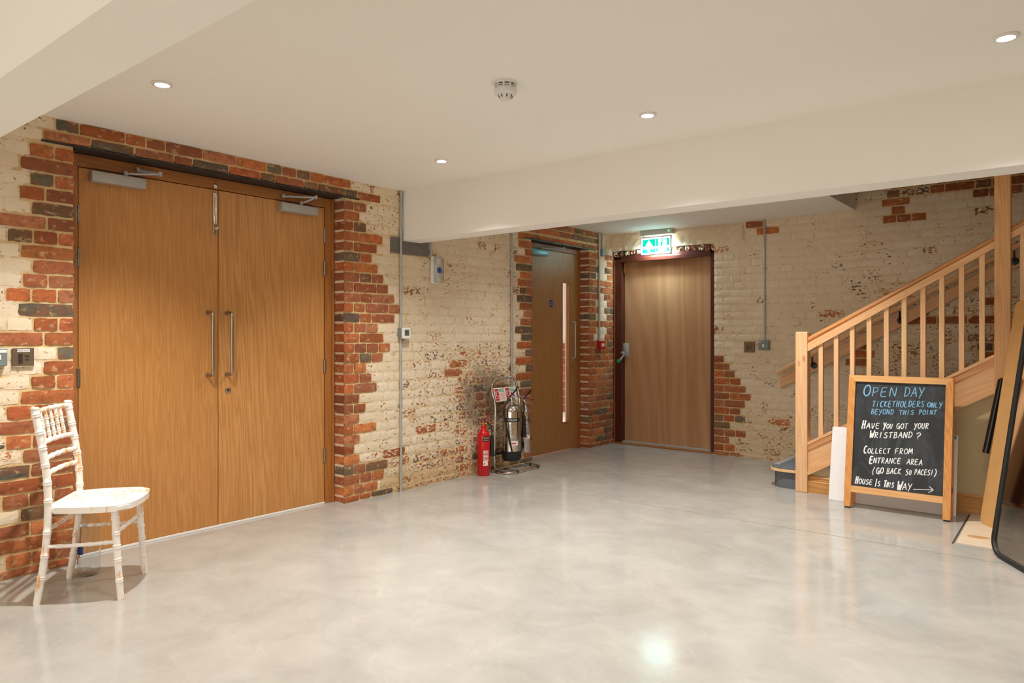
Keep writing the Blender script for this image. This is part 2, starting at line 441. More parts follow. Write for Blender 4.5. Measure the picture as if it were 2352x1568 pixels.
# --- brick walls
def brick_mesh(seed, ys=1.0):
    r = random.Random(seed); bm = new(); nu, nz = 5, 3
    def jit(i, j, k):
        e = (i in (0, nu)) or (j in (0, nz))
        return e
    grid = []
    for j in range(nz+1):
        row = []
        for i in range(nu+1):
            edge_u = i in (0, nu); edge_z = j in (0, nz)
            u = i/nu-.5; z = j/nz-.5
            if edge_u: u += r.uniform(-.012, .014)*(1 if i else -1)
            if edge_z: z += r.uniform(-.05, .03)*(1 if j else -1)
            y = r.uniform(-.06, .05)*ys
            if edge_u or edge_z: y += .09*ys
            if edge_u and edge_z: y += .10*ys; z *= .96; u *= .99
            row.append(bm.verts.new((u, y, z)))
        grid.append(row)
    for j in range(nz):
        for i in range(nu): bm.faces.new((grid[j][i], grid[j][i+1], grid[j+1][i+1], grid[j+1][i]))
    loop = [grid[0][i] for i in range(nu+1)]+[grid[j][nu] for j in range(1, nz+1)]+[grid[nz][i] for i in range(nu-1, -1, -1)]+[grid[j][0] for j in range(nz-1, 0, -1)]
    back = [bm.verts.new((v.co.x, 1.0, v.co.z)) for v in loop]
    n = len(loop)
    for i in range(n): bm.faces.new((loop[i], back[i], back[(i+1) % n], loop[(i+1) % n]))
    bmesh.ops.recalc_face_normals(bm, faces=bm.faces[:])
    me = bpy.data.meshes.new('brick'); bm.to_mesh(me); bm.free()
    me.materials.append(M['brick'])
    return me
BRICKS = [brick_mesh(i) for i in range(10)]
DEEP = [brick_mesh(30+i, .16) for i in range(6)]
PITCH = .0746
TONES = [((184, 96, 56), 5), ((174, 88, 54), 5), ((192, 106, 64), 4), ((164, 92, 64), 4), ((154, 86, 62), 3), ((180, 110, 80), 3), ((132, 98, 76), 2), ((106, 92, 80), 2.4), ((92, 84, 78), 1.0), ((200, 116, 68), 1.5)]
def tone(r):
    t = r.uniform(0, sum(x[1] for x in TONES))
    for c, w_ in TONES:
        t -= w_
        if t <= 0: break
    k = r.uniform(.86, 1.1); return (min(255, c[0]*k-3), min(255, c[1]*k+6), min(255, c[2]*k+3))

# rows of bare brick right of the double doors: photograph x where the paint begins (top row first)
RAWR = [832, 849, 855, 868, 881, 873, 858, 871, 883, 900, 942, 900, 886, 873, 884, 871, 830, 844, 858, 842, 845, 819, 847, 832, 823, 837, 882, 872, 868, 882]
RAWL = [(300, 62), (340, 60), (360, 64), (383, 0), (420, 68), (450, 35), (480, 33), (505, 22), (535, 26), (565, 0), (600, 25), (640, 30), (665, 30), (690, 8), (715, 40), (750, 34), (790, 0), (845, 88), (880, 58), (915, 42), (950, 5), (985, 25), (1020, 5), (1055, 40), (1090, 0), (1150, 0), (1300, 0)]
def raw_left(p, r):
    """P of the brick or mortar at world point p on the left wall: 0 bare, else how complete the limewash is"""
    q = px_of(p)
    if q is None: return .9
    x, y = q
    yy, z = p[1], p[2]
    if yy < 1.50:
        lim = 0
        for (ya, xa) in RAWL:
            lim = xa
            if y < ya: break
        lim = lim*1.15+8 if lim else 0
        if z > 2.05 and x < 40: return .86
        if z > 2.29 and x < 150: return .72
        return .84 if x < lim else 0
    if yy < 3.262: return 0
    if x > 1194 and z > 2.14: return .78 if x > 1376 else 0
    if z > 2.288: return 0 if x < 803 else .8
    if z > 2.213: return 0 if x < 852 else .78
    k = int((2.211-z)/PITCH)
    if yy < 4.4:
        if x < RAWR[max(0, min(k, len(RAWR)-1))]: return 0
    if x > 1188 and (x < 1224):
        return 0 if (x > 1192+((k*7) % 3)*6) else .8
    if x >= 1224:
        if z > 2.14: return 0
        if 1376 < x < 1390 and y < 778: return .93
        if x < 1224: return .8
        return 0
    if 1190 > x > 1170: return .78
    # limewashed part, more worn to the lower middle
    wz = math.exp(-(((x-1110)/110)**2+((y-930)/120)**2))
    P = .85-.22*wz
    if y > 1035-(x-930)*.02: P -= .10
    if x < 925 and y < 560: P = .8
    if y > 790 and x > 940: P -= .06
    return max(.42, P)
RAWB = [1665, 1683, 1689, 1702, 1690, 1702, 1710, 1720, 1712, 1701, 1701, 1698, 1694, 1700]
def raw_back(p, r):
    q = px_of(p)
    if q is None: return .88
    x, y = q; z = p[2]
    if x < 1641: return .5 if z > 2.05 else 0
    zt = 1.022
    if z < zt:
        k = int((zt-z)/PITCH)
        if x < RAWB[max(0, min(k, len(RAWB)-1))]: return 0
    if 1720 < x < 1800 and 512 < y < 530: return 0
    if 2018 < x < 2122 and 482 < y < 506: return 0
    if x > 2080 and y < 452 + (x-2080)*-.05: return 0 if x > 2120 else .6
    if 2044 < x < 2090 and y < 470: return .35
    if z > 2.42: return .8
    if 1968 < x < 1994 and y > 770: return 0
    if 2262 < x < 2290 and y > 690: return 0
    if 2110 < x < 2300 and 715 < y < 742: return .25
    P = .885
    P -= .10*math.exp(-(((x-1990)/70)**2+((y-590)/40)**2))
    P -= .12*math.exp(-(((x-1890)/45)**2+((y-735)/25)**2))
    if x > 1960 and y > 640: P -= .15
    if y > 930: P -= .12
    if x > 2130: P -= .03
    return max(.4, P)

def wall_rows(segs, zmax, holes, rawf, mapf, rr, corners, rot, base_z=CEIL, first_rows=False):
    """cut the wall into bricks. segs: [(u0,u1)], holes: [(u0,u1,z0,z1)]"""
    rows = []
    k = 0; z1 = zmax
    while z1 > .005:
        z0 = max(0, z1-(.0675 if (first_rows and k < 2) else PITCH))
        if first_rows and k == 2: z1 -= .014; z0 = z1-PITCH
        zc = (z0+z1)/2
        for (a, b) in segs:
            spans = [(a, b)]
            for (h0, h1, hz0, hz1) in holes:
                if hz0 < zc < hz1:
                    ns = []
                    for (s0, s1) in spans:
                        if h1 <= s0 or h0 >= s1: ns.append((s0, s1)); continue
                        if h0-s0 > .02: ns.append((s0, h0))
                        if s1-h1 > .02: ns.append((h1, s1))
                    spans = ns
            for (s0, s1) in spans:
                zl = z0
                for (h0, h1, hz0, hz1) in holes:
                    if z0 < hz1+.012 < z1-.02 and h0-.01 <= s0 and s1 <= h1+.01: zl = hz1+.012
                u = s0; first = True; par = (k+int(s0*10)) % 2
                while u < s1-.015:
                    if first: L = (.14 if par else .085) if s0 > 3 else (.16 if par else .10)
                    else: L = .215 if rr.random() < (.62 if par else .3) else .1025
                    L *= rr.uniform(.96, 1.04)
                    if s1-(u+L) < .06: L = s1-u-.004
                    e = min(u+L, s1-.002)
                    zb = z0
                    for (h0, h1, hz0, hz1) in holes:
                        if z0 < hz1+.008 < z1-.02 and u < h1+.02 and e > h0-.02: zb = hz1+.008
                    rows.append((u+.001, e, zb+.0065, z1-.0055, first and any(abs(s0-c) < .003 for c in corners), abs(s1-e) < .012 and any(abs(s1-c) < .003 for c in corners)))
                    u = e+.0105; first = False
        z1 = z0; k += 1
    return rows
def brick_wall(wall, rows, rawf, mapf, rot, limit=300, seed=1):
    rr = random.Random(seed); lst = []
    for (u0, u1, z0, z1, cf, ce) in rows:
        c = mapf((u0+u1)/2, (z0+z1)/2, 0)
        P = rawf(c, rr)
        if P > 0:
            P = P+rr.uniform(-.05, .04)
            if rr.random() < .05: P -= .22
            P = max(.3, min(.97, P))
        col = tone(rr)
        q0, q1 = px_of(mapf(u0, z0, 0)), px_of(mapf(u1, z1, 0))
        area = 0
        if q0 and q1:
            ok = min(q0[0], q1[0]) < 2352 and max(q0[0], q1[0]) > 0 and 0 < (q0[1]+q1[1])/2 < 1568
            if ok:
                area = abs(q1[0]-q0[0])*abs(q1[1]-q0[1])
        if P > 0: proud = rr.uniform(-.0012, .0012)
        else: proud = .003+rr.uniform(-.0015, .003)
        depth = .128 if (cf or ce) else .03
        lst.append((area, u0, u1, z0, z1, P, col, proud, depth))
    lst.sort(key=lambda b: -b[0])
    for (area, u0, u1, z0, z1, P, col, proud, depth) in lst[:limit]:
        o = bpy.data.objects.new('brick', DEEP[rr.randrange(6)] if depth > .1 else BRICKS[rr.randrange(10)]); COL.objects.link(o); o.parent = wall
        o.location = mapf((u0+u1)/2, (z0+z1)/2, proud)
        o.scale = (u1-u0, depth if depth > .1 else .02, z1-z0); o.rotation_euler = (0, 0, rot)
        if depth > .1: o.scale = (u1-u0, .122, z1-z0)
        c = srgb(col); o.color = (c[0], c[1], c[2], P)
    # the rest: real bricks too, joined
    verts, faces, cols = [], [], []
    cs, sn = math.cos(rot), math.sin(rot)
    for (area, u0, u1, z0, z1, P, col, proud, depth) in lst[limit:]:
        me = DEEP[rr.randrange(6)] if depth > .1 else BRICKS[rr.randrange(10)]; b0 = len(verts); o = mapf((u0+u1)/2, (z0+z1)/2, proud)
        sx, sy, sz = u1-u0, (.122 if depth > .1 else .02), z1-z0
        for v in me.vertices:
            x, y, z = v.co.x*sx, v.co.y*sy, v.co.z*sz
            verts.append((o[0]+x*cs-y*sn, o[1]+x*sn+y*cs, o[2]+z))
        c = srgb(col)
        for p in me.polygons:
            faces.append([b0+i for i in p.vertices])
        cols += [(c[0], c[1], c[2], P)]*len(me.vertices)
    if verts:
        me = bpy.data.meshes.new('far_bricks'); me.from_pydata(verts, [], faces)
        a = me.color_attributes.new('tint', 'FLOAT_COLOR', 'POINT')
        a.data.foreach_set('color', [x for c in cols for x in c])
        me.materials.append(M['brick_mass'])
        o = bpy.data.objects.new('far_bricks', me); COL.objects.link(o); o.parent = wall; o['kind'] = 'stuff'
def mortar_face(wall, u0, u1, zmax, holes, rawf, mapf, d=.036):
    nu = int((u1-u0)/d)+1; nz = int(zmax/d)+1; rr = random.Random(5)
    verts, cols, faces = [], [], []
    for j in range(nz+1):
        for i in range(nu+1):
            u = u0+(u1-u0)*i/nu; z = zmax*j/nz
            P = rawf(mapf(u, z, 0), rr)
            # painted joints are nearly flush, bare ones raked back
            prd = (-.0032 if P > 0 else -.0040)+rr.uniform(-.0012, .0012)
            verts.append(tuple(mapf(u, z, prd))); cols.append((.5, .4, .3, min(.97, P-.135) if P > 0 else 0))
    for j in range(nz):
        for i in range(nu):
            uc = u0+(u1-u0)*(i+.5)/nu; zc = zmax*(j+.5)/nz
            if any(h0 < uc < h1 and z0 < zc < z1 for (h0, h1, z0, z1) in holes): continue
            a = j*(nu+1)+i; faces.append((a, a+1, a+nu+2, a+nu+1))
    me = bpy.data.meshes.new('mortar'); me.from_pydata(verts, [], faces)
    a = me.color_attributes.new('tint', 'FLOAT_COLOR', 'POINT'); a.data.foreach_set('color', [x for c in cols for x in c])
    me.materials.append(M['mortar'])
    bmm = new(); bmm.from_mesh(me); bmesh.ops.recalc_face_normals(bmm, faces=bmm.faces[:]); bmm.to_mesh(me); bmm.free()
    o = bpy.data.objects.new('mortar_bed', me); COL.objects.link(o); o.parent = wall
    return o

D1 = (1.49, 3.258, 2.225); D2 = (5.518, 6.53, 2.155)
# left wall: solid core in pieces round the two doorways
bm = new(); XC = -.012
box(bm, -.32, XC, YF, D1[0]-.004, 0, 2.6); box(bm, -.32, XC, D1[0]-.004, D1[1]+.004, D1[2]+.012, 2.6); box(bm, -.32, XC, D1[1]+.004, D2[0]-.004, 0, 2.6)
box(bm, -.32, XC, D2[0]-.004, D2[1]+.004, D2[2]+.012, 2.6); box(bm, -.32, XC, D2[1]+.004, 7.3, 0, 2.6)
wl = struct('wall_left', bm, 'mortar', 'old brick wall, part bare red and part limewashed')
mapL = lambda u, z, n: V((n, u, z))
mapB = lambda u, z, n: V((u, 7.0-n, z))
PAD = (3.70, 4.116, 1.866, 1.992)
holesL = [(D1[0], D1[1], 0, D1[2]), (D2[0], D2[1], 0, D2[2]), PAD]
rr = random.Random(11)
rowsL = wall_rows([(.62, 7.14)], CEIL, holesL, raw_left, mapL, rr, [D1[1], D2[1], D1[0], D2[0]], 0, first_rows=True)
brick_wall(wl, rowsL, raw_left, mapL, math.pi/2, 300, 3)
mortar_face(wl, .55, 7.14, CEIL, [(D1[0]-.01, D1[1]+.01, 0, D1[2]+.02), (D2[0]-.01, D2[1]+.01, 0, D2[2]+.02), PAD], raw_left, mapL)
bm = new(); box(bm, -.1, .004, PAD[0]+.005, PAD[1]-.005, PAD[2]+.004, PAD[3]-.004, .004); obj('padstone', bm, 'padstone', wl, label='slate grey concrete padstone')
for (a, b, z) in ((1.334, 3.397, D1[2]), (5.367, 6.66, D2[2])):
    bm = new(); box(bm, -.17, .006, a, b, z, z+.010, .001); obj('steel_lintel', bm, 'black_steel', wl, label='thin black steel lintel plate')

# back wall
DX0, DX1, DZ = .03, 1.216, 2.155
bm = new(); yc = 7.0+.012
box(bm, DX1+.004, XR, yc, 7.3, 0, 4.3); box(bm, -.3, DX1+.004, yc, 7.3, 2.22, 4.3)
box(bm, -.3, DX1+.004, 7.16, 7.3, 0, 2.3)
wb = struct('wall_back', bm, 'mortar', 'limewashed old brick wall beside the stairs')
LZ = (2.19, 2.325)    # plastered lintel over the exit door
holesB = [(-.05, DX1, 0, 2.19), (0.0, 1.55, 2.2, 2.36)]
rr = random.Random(21)
rowsB = wall_rows([(0.0, 5.2)], 2.36+10*PITCH, holesB, raw_back, mapB, rr, [DX1], 0)
brick_wall(wb, rowsB, raw_back, mapB, 0, 300, 8)
mortar_face(wb, 0.0, 5.3, 2.36+10*PITCH, [(-.05, DX1+.01, 0, 2.2)], raw_back, mapB)
def rough_slab(x0, x1, z0, z1, yf, n=34, m=5):
    bm = new(); r = random.Random(4); g = []
    for j in range(m+1):
        row = []
        for i in range(n+1):
            e = .012 if j in (0, m) else 0
            row.append(bm.verts.new((x0+(x1-x0)*i/n, yf+e+r.uniform(-.005, .005), z0+(z1-z0)*j/m+(r.uniform(-.006, .006) if j in (0, m) else 0))))
        g.append(row)
    for j in range(m):
        for i in range(n): bm.faces.new((g[j][i], g[j][i+1], g[j+1][i+1], g[j+1][i]))
    for row in (g[0], g[-1]):
        bk = [bm.verts.new((v.co.x, 7.05, v.co.z)) for v in row]
        for i in range(n): bm.faces.new((row[i], row[i+1], bk[i+1], bk[i]))
    return bm
o = obj('plastered_lintel', rough_slab(0.0, 1.52, 2.175, 2.36, 6.99), 'mortar', wb, label='rough limewashed lintel over the exit door')
a = o.data.color_attributes.new('tint', 'FLOAT_COLOR', 'POINT'); a.data.foreach_set('color', [.5, .4, .3, .84]*len(o.data.vertices))
# arch of bricks on edge above the exit door frame
r = random.Random(9); x = .01
while x < DX1-.03:
    t_ = (x-.01)/(DX1-.01); zb = 2.085+.045*math.sin(math.pi*min(1, t_*.75+.2))
    ob = bpy.data.objects.new('brick', BRICKS[r.randrange(10)]); COL.objects.link(ob); ob.parent = wb
    ob.location = (x+.035, 7.02+r.uniform(-.003, .003), (zb+2.178)/2); ob.scale = (.064, .1, 2.178-zb-.006)
    c = srgb(tuple(v*.8 for v in tone(r))); ob.color = (c[0], c[1], c[2], .45 if r.random() < .6 else .6); x += .0725

# wall under the stairs with skirting
PY = 5.755
def zst(px, py, yv): return at(px, py, 'y', yv)
# ------------------------------------------------------------------ doors
def closer(leafobj, y0, y1, z0, z1, x, arm, elbow, mat='silver'):
    bm = new(); box(bm, x, x+.055, y0, y1, z0, z1, .008); c = obj('door_closer', bm, mat, leafobj, 40, label='silver box closer' if mat == 'silver' else 'blue-filmed box closer')
    bm = new()
    for a_, b_ in zip(arm, arm[1:]): tube(bm, [a_, b_], .0075, 8)
    for a_ in arm: lathe(bm, [(.012, -.012), (.012, .012)], a_, seg=12)
    obj('closer_arm', bm, 'silver', leafobj, 40)
def dhandle(parent, y, z0, z1, x, r=.0095, out=.065):
    bm = new()
    pts = smooth_path([(x, y, z0), (x+out*.7, y, z0), (x+out, y, z0+.03), (x+out, y, (z0+z1)/2), (x+out, y, z1-.03), (x+out*.7, y, z1), (x, y, z1)], 6)
    tube(bm, pts, r, 12)
    for z in (z0, z1): lathe(bm, [(.014, 0), (.014, .004)], (x, y, z), (1, 0, 0), 16)
    obj('pull_handle', bm, 'steel', parent, 50, label='brushed steel D handle')
def hinge(parent, x, y, z, h=.1):
    bm = new()
    for k in range(5): lathe(bm, [(.007, 0), (.007, h/5-.002)], (x, y, z+k*h/5), seg=10)
    box(bm, x-.008, x+.001, y-.012, y+.012, z, z+h); obj('hinge', bm, 'steel', parent, 40)

XL = -.122                              # door face
dr = thing('door_1', 'wide oak double doors with steel pull handles', None, (-.14, 2.36, 0), kind='structure')
# frame
bm = new(); box(bm, -.20, -.118, D1[0]+.002, 1.548, 0, D1[2]-.002, .002); obj('frame_jamb', bm, 'oak_frame', dr)
bm = new(); box(bm, -.20, -.118, 3.178, D1[1]-.002, 0, D1[2]-.002, .002)
box(bm, -.12, -.106, 3.236, D1[1]-.002, 0, D1[2]-.002, .002); obj('frame_jamb', bm, 'oak_frame', dr)
bm = new(); box(bm, -.20, -.118, 1.548, 3.178, 2.154, D1[2]-.002, .002); obj('frame_head', bm, 'oak_frame_h', dr)
bm = new(); box(bm, -.205, -.19, 1.5, 3.25, 0, D1[2]-.002); obj('rebate', bm, 'black_steel', dr)
bm = new(); box(bm, -.2, -.119, 1.5, 3.2, 0, .013, .002); obj('threshold_strip', bm, 'white_paint', dr, label='bright metal threshold strip')
leafs = []
for (a, b, m_) in ((1.5525, 2.361, 'oak'), (2.3655, 3.1735, 'oak2')):
    bm = new(); box(bm, -.166, XL, a, b, .014, 2.149, .0015); leafs.append(obj('door_leaf', bm, m_, dr))
L1, L2 = leafs
c0, c1 = at(211, 400, 'x', -.07), at(337, 420, 'x', -.07)
closer(L1, c0.y, c1.y, 2.075, 2.135, XL, [(-.095, 1.66+.13, 2.15), (-.02, 1.95, 2.165), (-.10, 1.86, 2.185)], None)
c0, c1 = at(648, 475, 'x', -.07), at(731, 485, 'x', -.07)
closer(L2, c0.y, c1.y, 2.075, 2.135, XL, [(-.095, c0.y+.17, 2.15), (-.01, c0.y+.23, 2.19), (-.10, c0.y+.03, 2.18)], None)
hz = at(484, 717, 'x', -.06).z; hb = at(484, 862, 'x', -.06).z
dhandle(L1, at(489, 790, 'x', -.057).y, hb, hz, XL)
dhandle(L2, at(533, 790, 'x', -.057).y, hb, hz, XL)
for z in (1.84, 1.60, .94): hinge(L1, XL+.004, 1.5485, z)
for z in (1.90, 1.66, .95, .30): hinge(L2, XL+.004, 3.178, z)
bm = new(); box(bm, XL, XL+.007, 2.325, 2.352, 1.86, 2.13, .002); box(bm, XL+.002, XL+.012, 2.329, 2.348, 2.155, 2.19, .002); box(bm, XL+.006, XL+.012, 2.334, 2.343, 1.93, 2.10, .003)
tube(bm, [(XL+.007, 2.345, 1.90), (XL+.03, 2.345, 1.905)], .006, 10); obj('flush_bolt', bm, 'chrome', L1, 40)
kp = at(523, 896, 'x', XL)
bm = new(); lathe(bm, [(.019, 0), (.019, .004), (.017, .005)], (XL, kp.y, kp.z), (1, 0, 0), 20); cyl = obj('key_cylinder', bm, 'steel', L2, 40)
bm = new(); lathe(bm, [(.006, .0052), (.006, .0056)], (XL, kp.y, kp.z+.004), (1, 0, 0), 10); box(bm, XL+.0052, XL+.0056, kp.y-.0025, kp.y+.0025, kp.z-.011, kp.z+.004); obj('keyhole', bm, 'black', L2)

# door 2 with the narrow glazed panel
d2 = thing('door_2', 'oak door with a tall narrow glazed panel and blue disc sign', None, (-.14, 6.0, 0), kind='structure')
bm = new(); box(bm, -.2, -.112, D2[0]+.002, 5.56, 0, D2[2]-.002, .002); obj('frame_jamb', bm, 'oak_frame', d2)
bm = new(); box(bm, -.2, -.112, 6.458, D2[1]-.002, 0, D2[2]-.002, .002); obj('frame_jamb', bm, 'oak_frame', d2)
bm = new(); box(bm, -.2, -.112, 5.56, 6.458, 2.102, D2[2]-.002, .002); obj('frame_head', bm, 'oak_frame_h', d2)
ga, gb, gz0, gz1 = 6.195, 6.325, .30, 1.785
bm = new()
box(bm, -.165, -.12, 5.563, ga, .012, 2.098); box(bm, -.165, -.12, gb, 6.454, .012, 2.098)
box(bm, -.165, -.12, ga, gb, .012, gz0); box(bm, -.165, -.12, ga, gb, gz1, 2.098)
LF = obj('door_leaf', bm, 'oak_far', d2)
bm = new()
for (a, b, c, d) in ((ga-.012, ga+.006, gz0-.012, gz1+.012), (gb-.006, gb+.012, gz0-.012, gz1+.012), (ga, gb, gz0-.012, gz0+.006), (ga, gb, gz1-.006, gz1+.012)):
    box(bm, -.122, -.116, a, b, c, d, .001)
obj('glazing_bead', bm, 'oak_frame', LF)
bm = new(); box(bm, -.146, -.140, ga, gb, gz0, gz1); obj('glass_pane', bm, 'glass', LF)
p = at(1321, 780, 'x', -.06)
dhandle(LF, p.y, at(1321, 822, 'x', -.06).z, at(1321, 738, 'x', -.06).z, -.12)
p = at(1266, 697, 'x', -.12)
bm = new(); lathe(bm, [(.04, 0), (.04, .002)], (-.12, p.y, p.z), (1, 0, 0), 28); sg = obj('disc_sign', bm, 'blue', LF, label='round blue fire door notice')
bm = new(); text_bm(bm, 'Fire door', (-.1175, p.y, p.z+.009), (0, 1, 0), (0, 0, 1), .018); text_bm(bm, 'keep shut', (-.1175, p.y, p.z-.011), (0, 1, 0), (0, 0, 1), .018); obj('sign_lettering', bm, 'label_white', LF)
c0, c1 = at(1222, 585, 'x', -.07), at(1259, 590, 'x', -.07)
closer(LF, D2[0]+.05, c1.y, 2.03, 2.09, -.12, [(-.09, c1.y-.08, 2.105), (-.04, c1.y+.24, 2.13)], None, 'silver_blue')
kp = at(1315, 843, 'x', -.12); bm = new(); lathe(bm, [(.012, 0), (.012, .004)], (-.12, kp.y, kp.z), (1, 0, 0), 14); obj('key_cylinder', bm, 'steel', LF)
# corridor beyond
bm = new(); box(bm, -2.45, -2.35, 4.5, 11.0, 0, 2.6); box(bm, -2.4, -.32, 10.9, 11.0, 0, 2.6); box(bm, -2.4, -.32, 4.4, 4.5, 0, 2.6); box(bm, -2.4, -.32, 4.5, 10.9, 2.4, 2.5); box(bm, -.36, -.32, 7.3, 10.9, 0, 2.6)
box(bm, -2.5, -.32, 7.4, 11.0, -.15, 0)
struct('wall_corridor', bm, 'daylight', 'white corridor wall seen through the glazed panel')
bm = new(); box(bm, -2.35, -2.30, 5.0, 10.2, 0, 1.1); obj('brick_dado', bm, 'corridor_brick', bpy.data.objects['wall_corridor'])

# exit door
d3 = thing('door_3', 'plain plywood-faced exit door in a dark maroon frame', None, (.62, 7.1, 0), kind='structure')
YD = 7.10
bm = new(); prism(bm, [(.03, 7.03, 0), (.03, 7.03, 2.10), (.11, 7.03, 2.10), (.11, 7.03, 0)], (0, .11, 0)); obj('frame_jamb', bm, 'maroon', d3)
bm = new(); box(bm, .012, .03, 7.028, 7.1, 0, 2.08, .002); obj('frame_edge', bm, 'redwood_edge', d3)
bm = new(); box(bm, 1.165, 1.213, 7.03, 7.14, 0, 2.13, .002); obj('frame_jamb', bm, 'maroon', d3)
hd = [(.03, 7.03, 2.082)]+[(.03+1.183*i/10, 7.03, 2.098+.040*math.sin(math.pi*min(1, .2+.62*i/10))) for i in range(11)]+[(1.213, 7.03, 2.082)]
bm = new(); prism(bm, hd, (0, .11, 0)); obj('frame_head', bm, 'maroon', d3)
bm = new(); box(bm, .1, 1.17, 7.015, 7.03, 2.045, 2.088, .003); box(bm, .1, 1.17, 7.03, 7.12, 2.06, 2.088, .001); obj('frame_stop', bm, 'maroon', d3)
bm = new(); box(bm, .113, 1.162, YD, 7.145, .03, 2.062, .002); LE = obj('door_leaf', bm, 'ply', d3)
bm = new(); box(bm, .03, 1.213, 7.02, 7.15, 0, .018, .003); obj('threshold', bm, 'oak_frame_h', d3)
bm = new(); box(bm, .1, 1.17, 7.05, 7.098, .016, .034, .003); obj('threshold_strip', bm, 'silver', d3, label='bright metal weather strip')
p = at(1434, 610, 'y', 7.09); bm = new(); box(bm, .114, .14, 7.075, YD, 1.93, 2.04, .004); obj('wood_block', bm, 'oak', LE)
p = at(1436, 805, 'y', YD)
bm = new(); box(bm, p.x-.01, p.x+.05, YD-.035, YD, p.z-.075, p.z+.085, .006); box(bm, p.x-.05, p.x-.02, YD-.04, YD-.01, p.z-.01, p.z+.08, .004)
lt = obj('exit_latch', bm, 'silver', LE, 40, label='grey push-pad latch')
bm = new(); obox(bm, (p.x-.0, YD-.07, p.z-.045), V((.8, -.2, .6)).normalized(), (0, 1, 0), V((-.6, 0, .8)).normalized(), .028, .02, .03)
tube(bm, [(p.x+.02, YD-.045, p.z-.03), (p.x-.035, YD-.075, p.z-.12)], .014, 10); obj('latch_paddle', bm, 'silver', LE, 40)
bm = new(); lathe(bm, [(.022, 0), (.022, .006)], (p.x-.03, YD-.088, p.z-.115), (0, -1, .3), 16); obj('green_pad', bm, 'green', LE)

# ------------------------------------------------------------------ staircase
NX0, NX1, NY0, NY1 = 2.418, 2.508, 5.745, 5.835
PX0, PX1 = at(2283.5, 700, 'y', 5.72).x, at(2283.5, 700, 'y', 5.72).x+.09
stair = thing('staircase', 'pine staircase with spindles rising beyond the chalkboard sign', 'staircase', (2.46, 5.9, 0))
def slope_z(px0, py0, px1, py1, yv):
    a, b = at(px0, py0, 'y', yv), at(px1, py1, 'y', yv); k = (b.z-a.z)/(b.x-a.x)
    return lambda x: a.z+(x-a.x)*k
YM = 5.79
rail_t = slope_z(1859, 772, 2283, 542, YM); rail_m = slope_z(1858, 789, 2283, 557, YM); rail_b = slope_z(1857, 807, 2283, 572, YM)
st_t = slope_z(1855, 1015, 2282, 814, 5.75); st_b = slope_z(1855.5, 1091, 2282, 904.5, 5.75)
bm = new(); box(bm, NX0, NX1, NY0, NY1, 0, 1.252, .006); o = obj('newel_post', bm, 'pine_z', stair)
bm = new(); box(bm, PX0, PX1, 5.72, 5.81, 0, CEIL, .004); obj('newel_post', bm, 'pine_post', stair, label='tall post reaching the ceiling')
XE = 4.9
def sloped(bm, f0, f1, x0, x1, y0, y1):
    prism(bm, [(x0, y0, f0(x0)), (x1, y0, f0(x1)), (x1, y0, f1(x1)), (x0, y0, f1(x0))], (0, y1-y0, 0))
for (xa, xb) in ((NX1, PX0), (PX1, XE)):
    # rounded handrail on a flat rail
    bm = new(); prof = []
    for k in range(13):
        a_ = math.pi*k/12
        prof.append((-math.cos(a_)*.026, math.sin(a_)*.022))
    pr = [(-.014, -.032), (-.015, -.018), (-.027, -.008)]+prof+[(.027, -.008), (.015, -.018), (.014, -.032)]
    A = [V((xa, YM+y, rail_t(xa)-.024+z)) for y, z in pr]; B = V((xb-xa, 0, rail_t(xb)-rail_t(xa)))
    prism(bm, A, B); obj('handrail', bm, 'pine_dark', stair, 35)
    bm = new(); sloped(bm, rail_b, lambda x: rail_m(x)+.004, xa, xb, YM-.034, YM+.034); obj('under_rail', bm, 'pine_slope', stair)
bal = [(1879, 1893.5), (1914, 1929), (1951, 1966), (1989.5, 2004.5), (2029, 2044.5), (2070, 2085), (2113, 2128.5), (2155.7, 2171.7), (2201, 2217), (2248, 2264)]
mats = ['pine_z', 'pine_z', 'pine_z', 'pine_pale', 'pine_z', 'pine_pale', 'pine_z', 'pine_pale', 'pine_z', 'pine_pale']
XS = [at((a+b)/2, 750, 'y', YM).x for a, b in bal]
dxs = (XS[-1]-XS[0])/9
for i, x in enumerate(XS+[XS[-1]+dxs*1.95, XS[-1]+dxs*3, XS[-1]+dxs*4]):
    bm = new(); h = .0165
    prism(bm, [(x-h, YM-h, st_t(x-h)-.01), (x+h, YM-h, st_t(x+h)-.01), (x+h, YM-h, rail_b(x+h)+.004), (x-h, YM-h, rail_b(x-h)+.004)], (0, 2*h, 0))
    bmesh.ops.bevel(bm, geom=bm.edges[:], offset=.002, segments=1, affect='EDGES')
    obj('baluster', bm, mats[i % 10], stair)
for (xa, xb) in ((NX1, PX0), (PX1, XE)):
    bm = new(); sloped(bm, st_b, lambda x: st_t(x)-.02, xa, xb, 5.765, 5.797)
    sloped(bm, st_b, lambda x: st_b(x)+.035, xa, xb, 5.752, 5.766); obj('string_board', bm, 'pine_slope', stair)
    bm = new(); sloped(bm, lambda x: st_t(x)-.022, st_t, xa, xb, 5.752, 5.83); obj('string_capping', bm, 'pine_slope', stair)
    bm = new(); sloped(bm, lambda x: st_t(x)-.066, lambda x: st_t(x)-.022, xa, xb, 5.757, 5.766); obj('string_moulding', bm, 'pine_dark', stair)
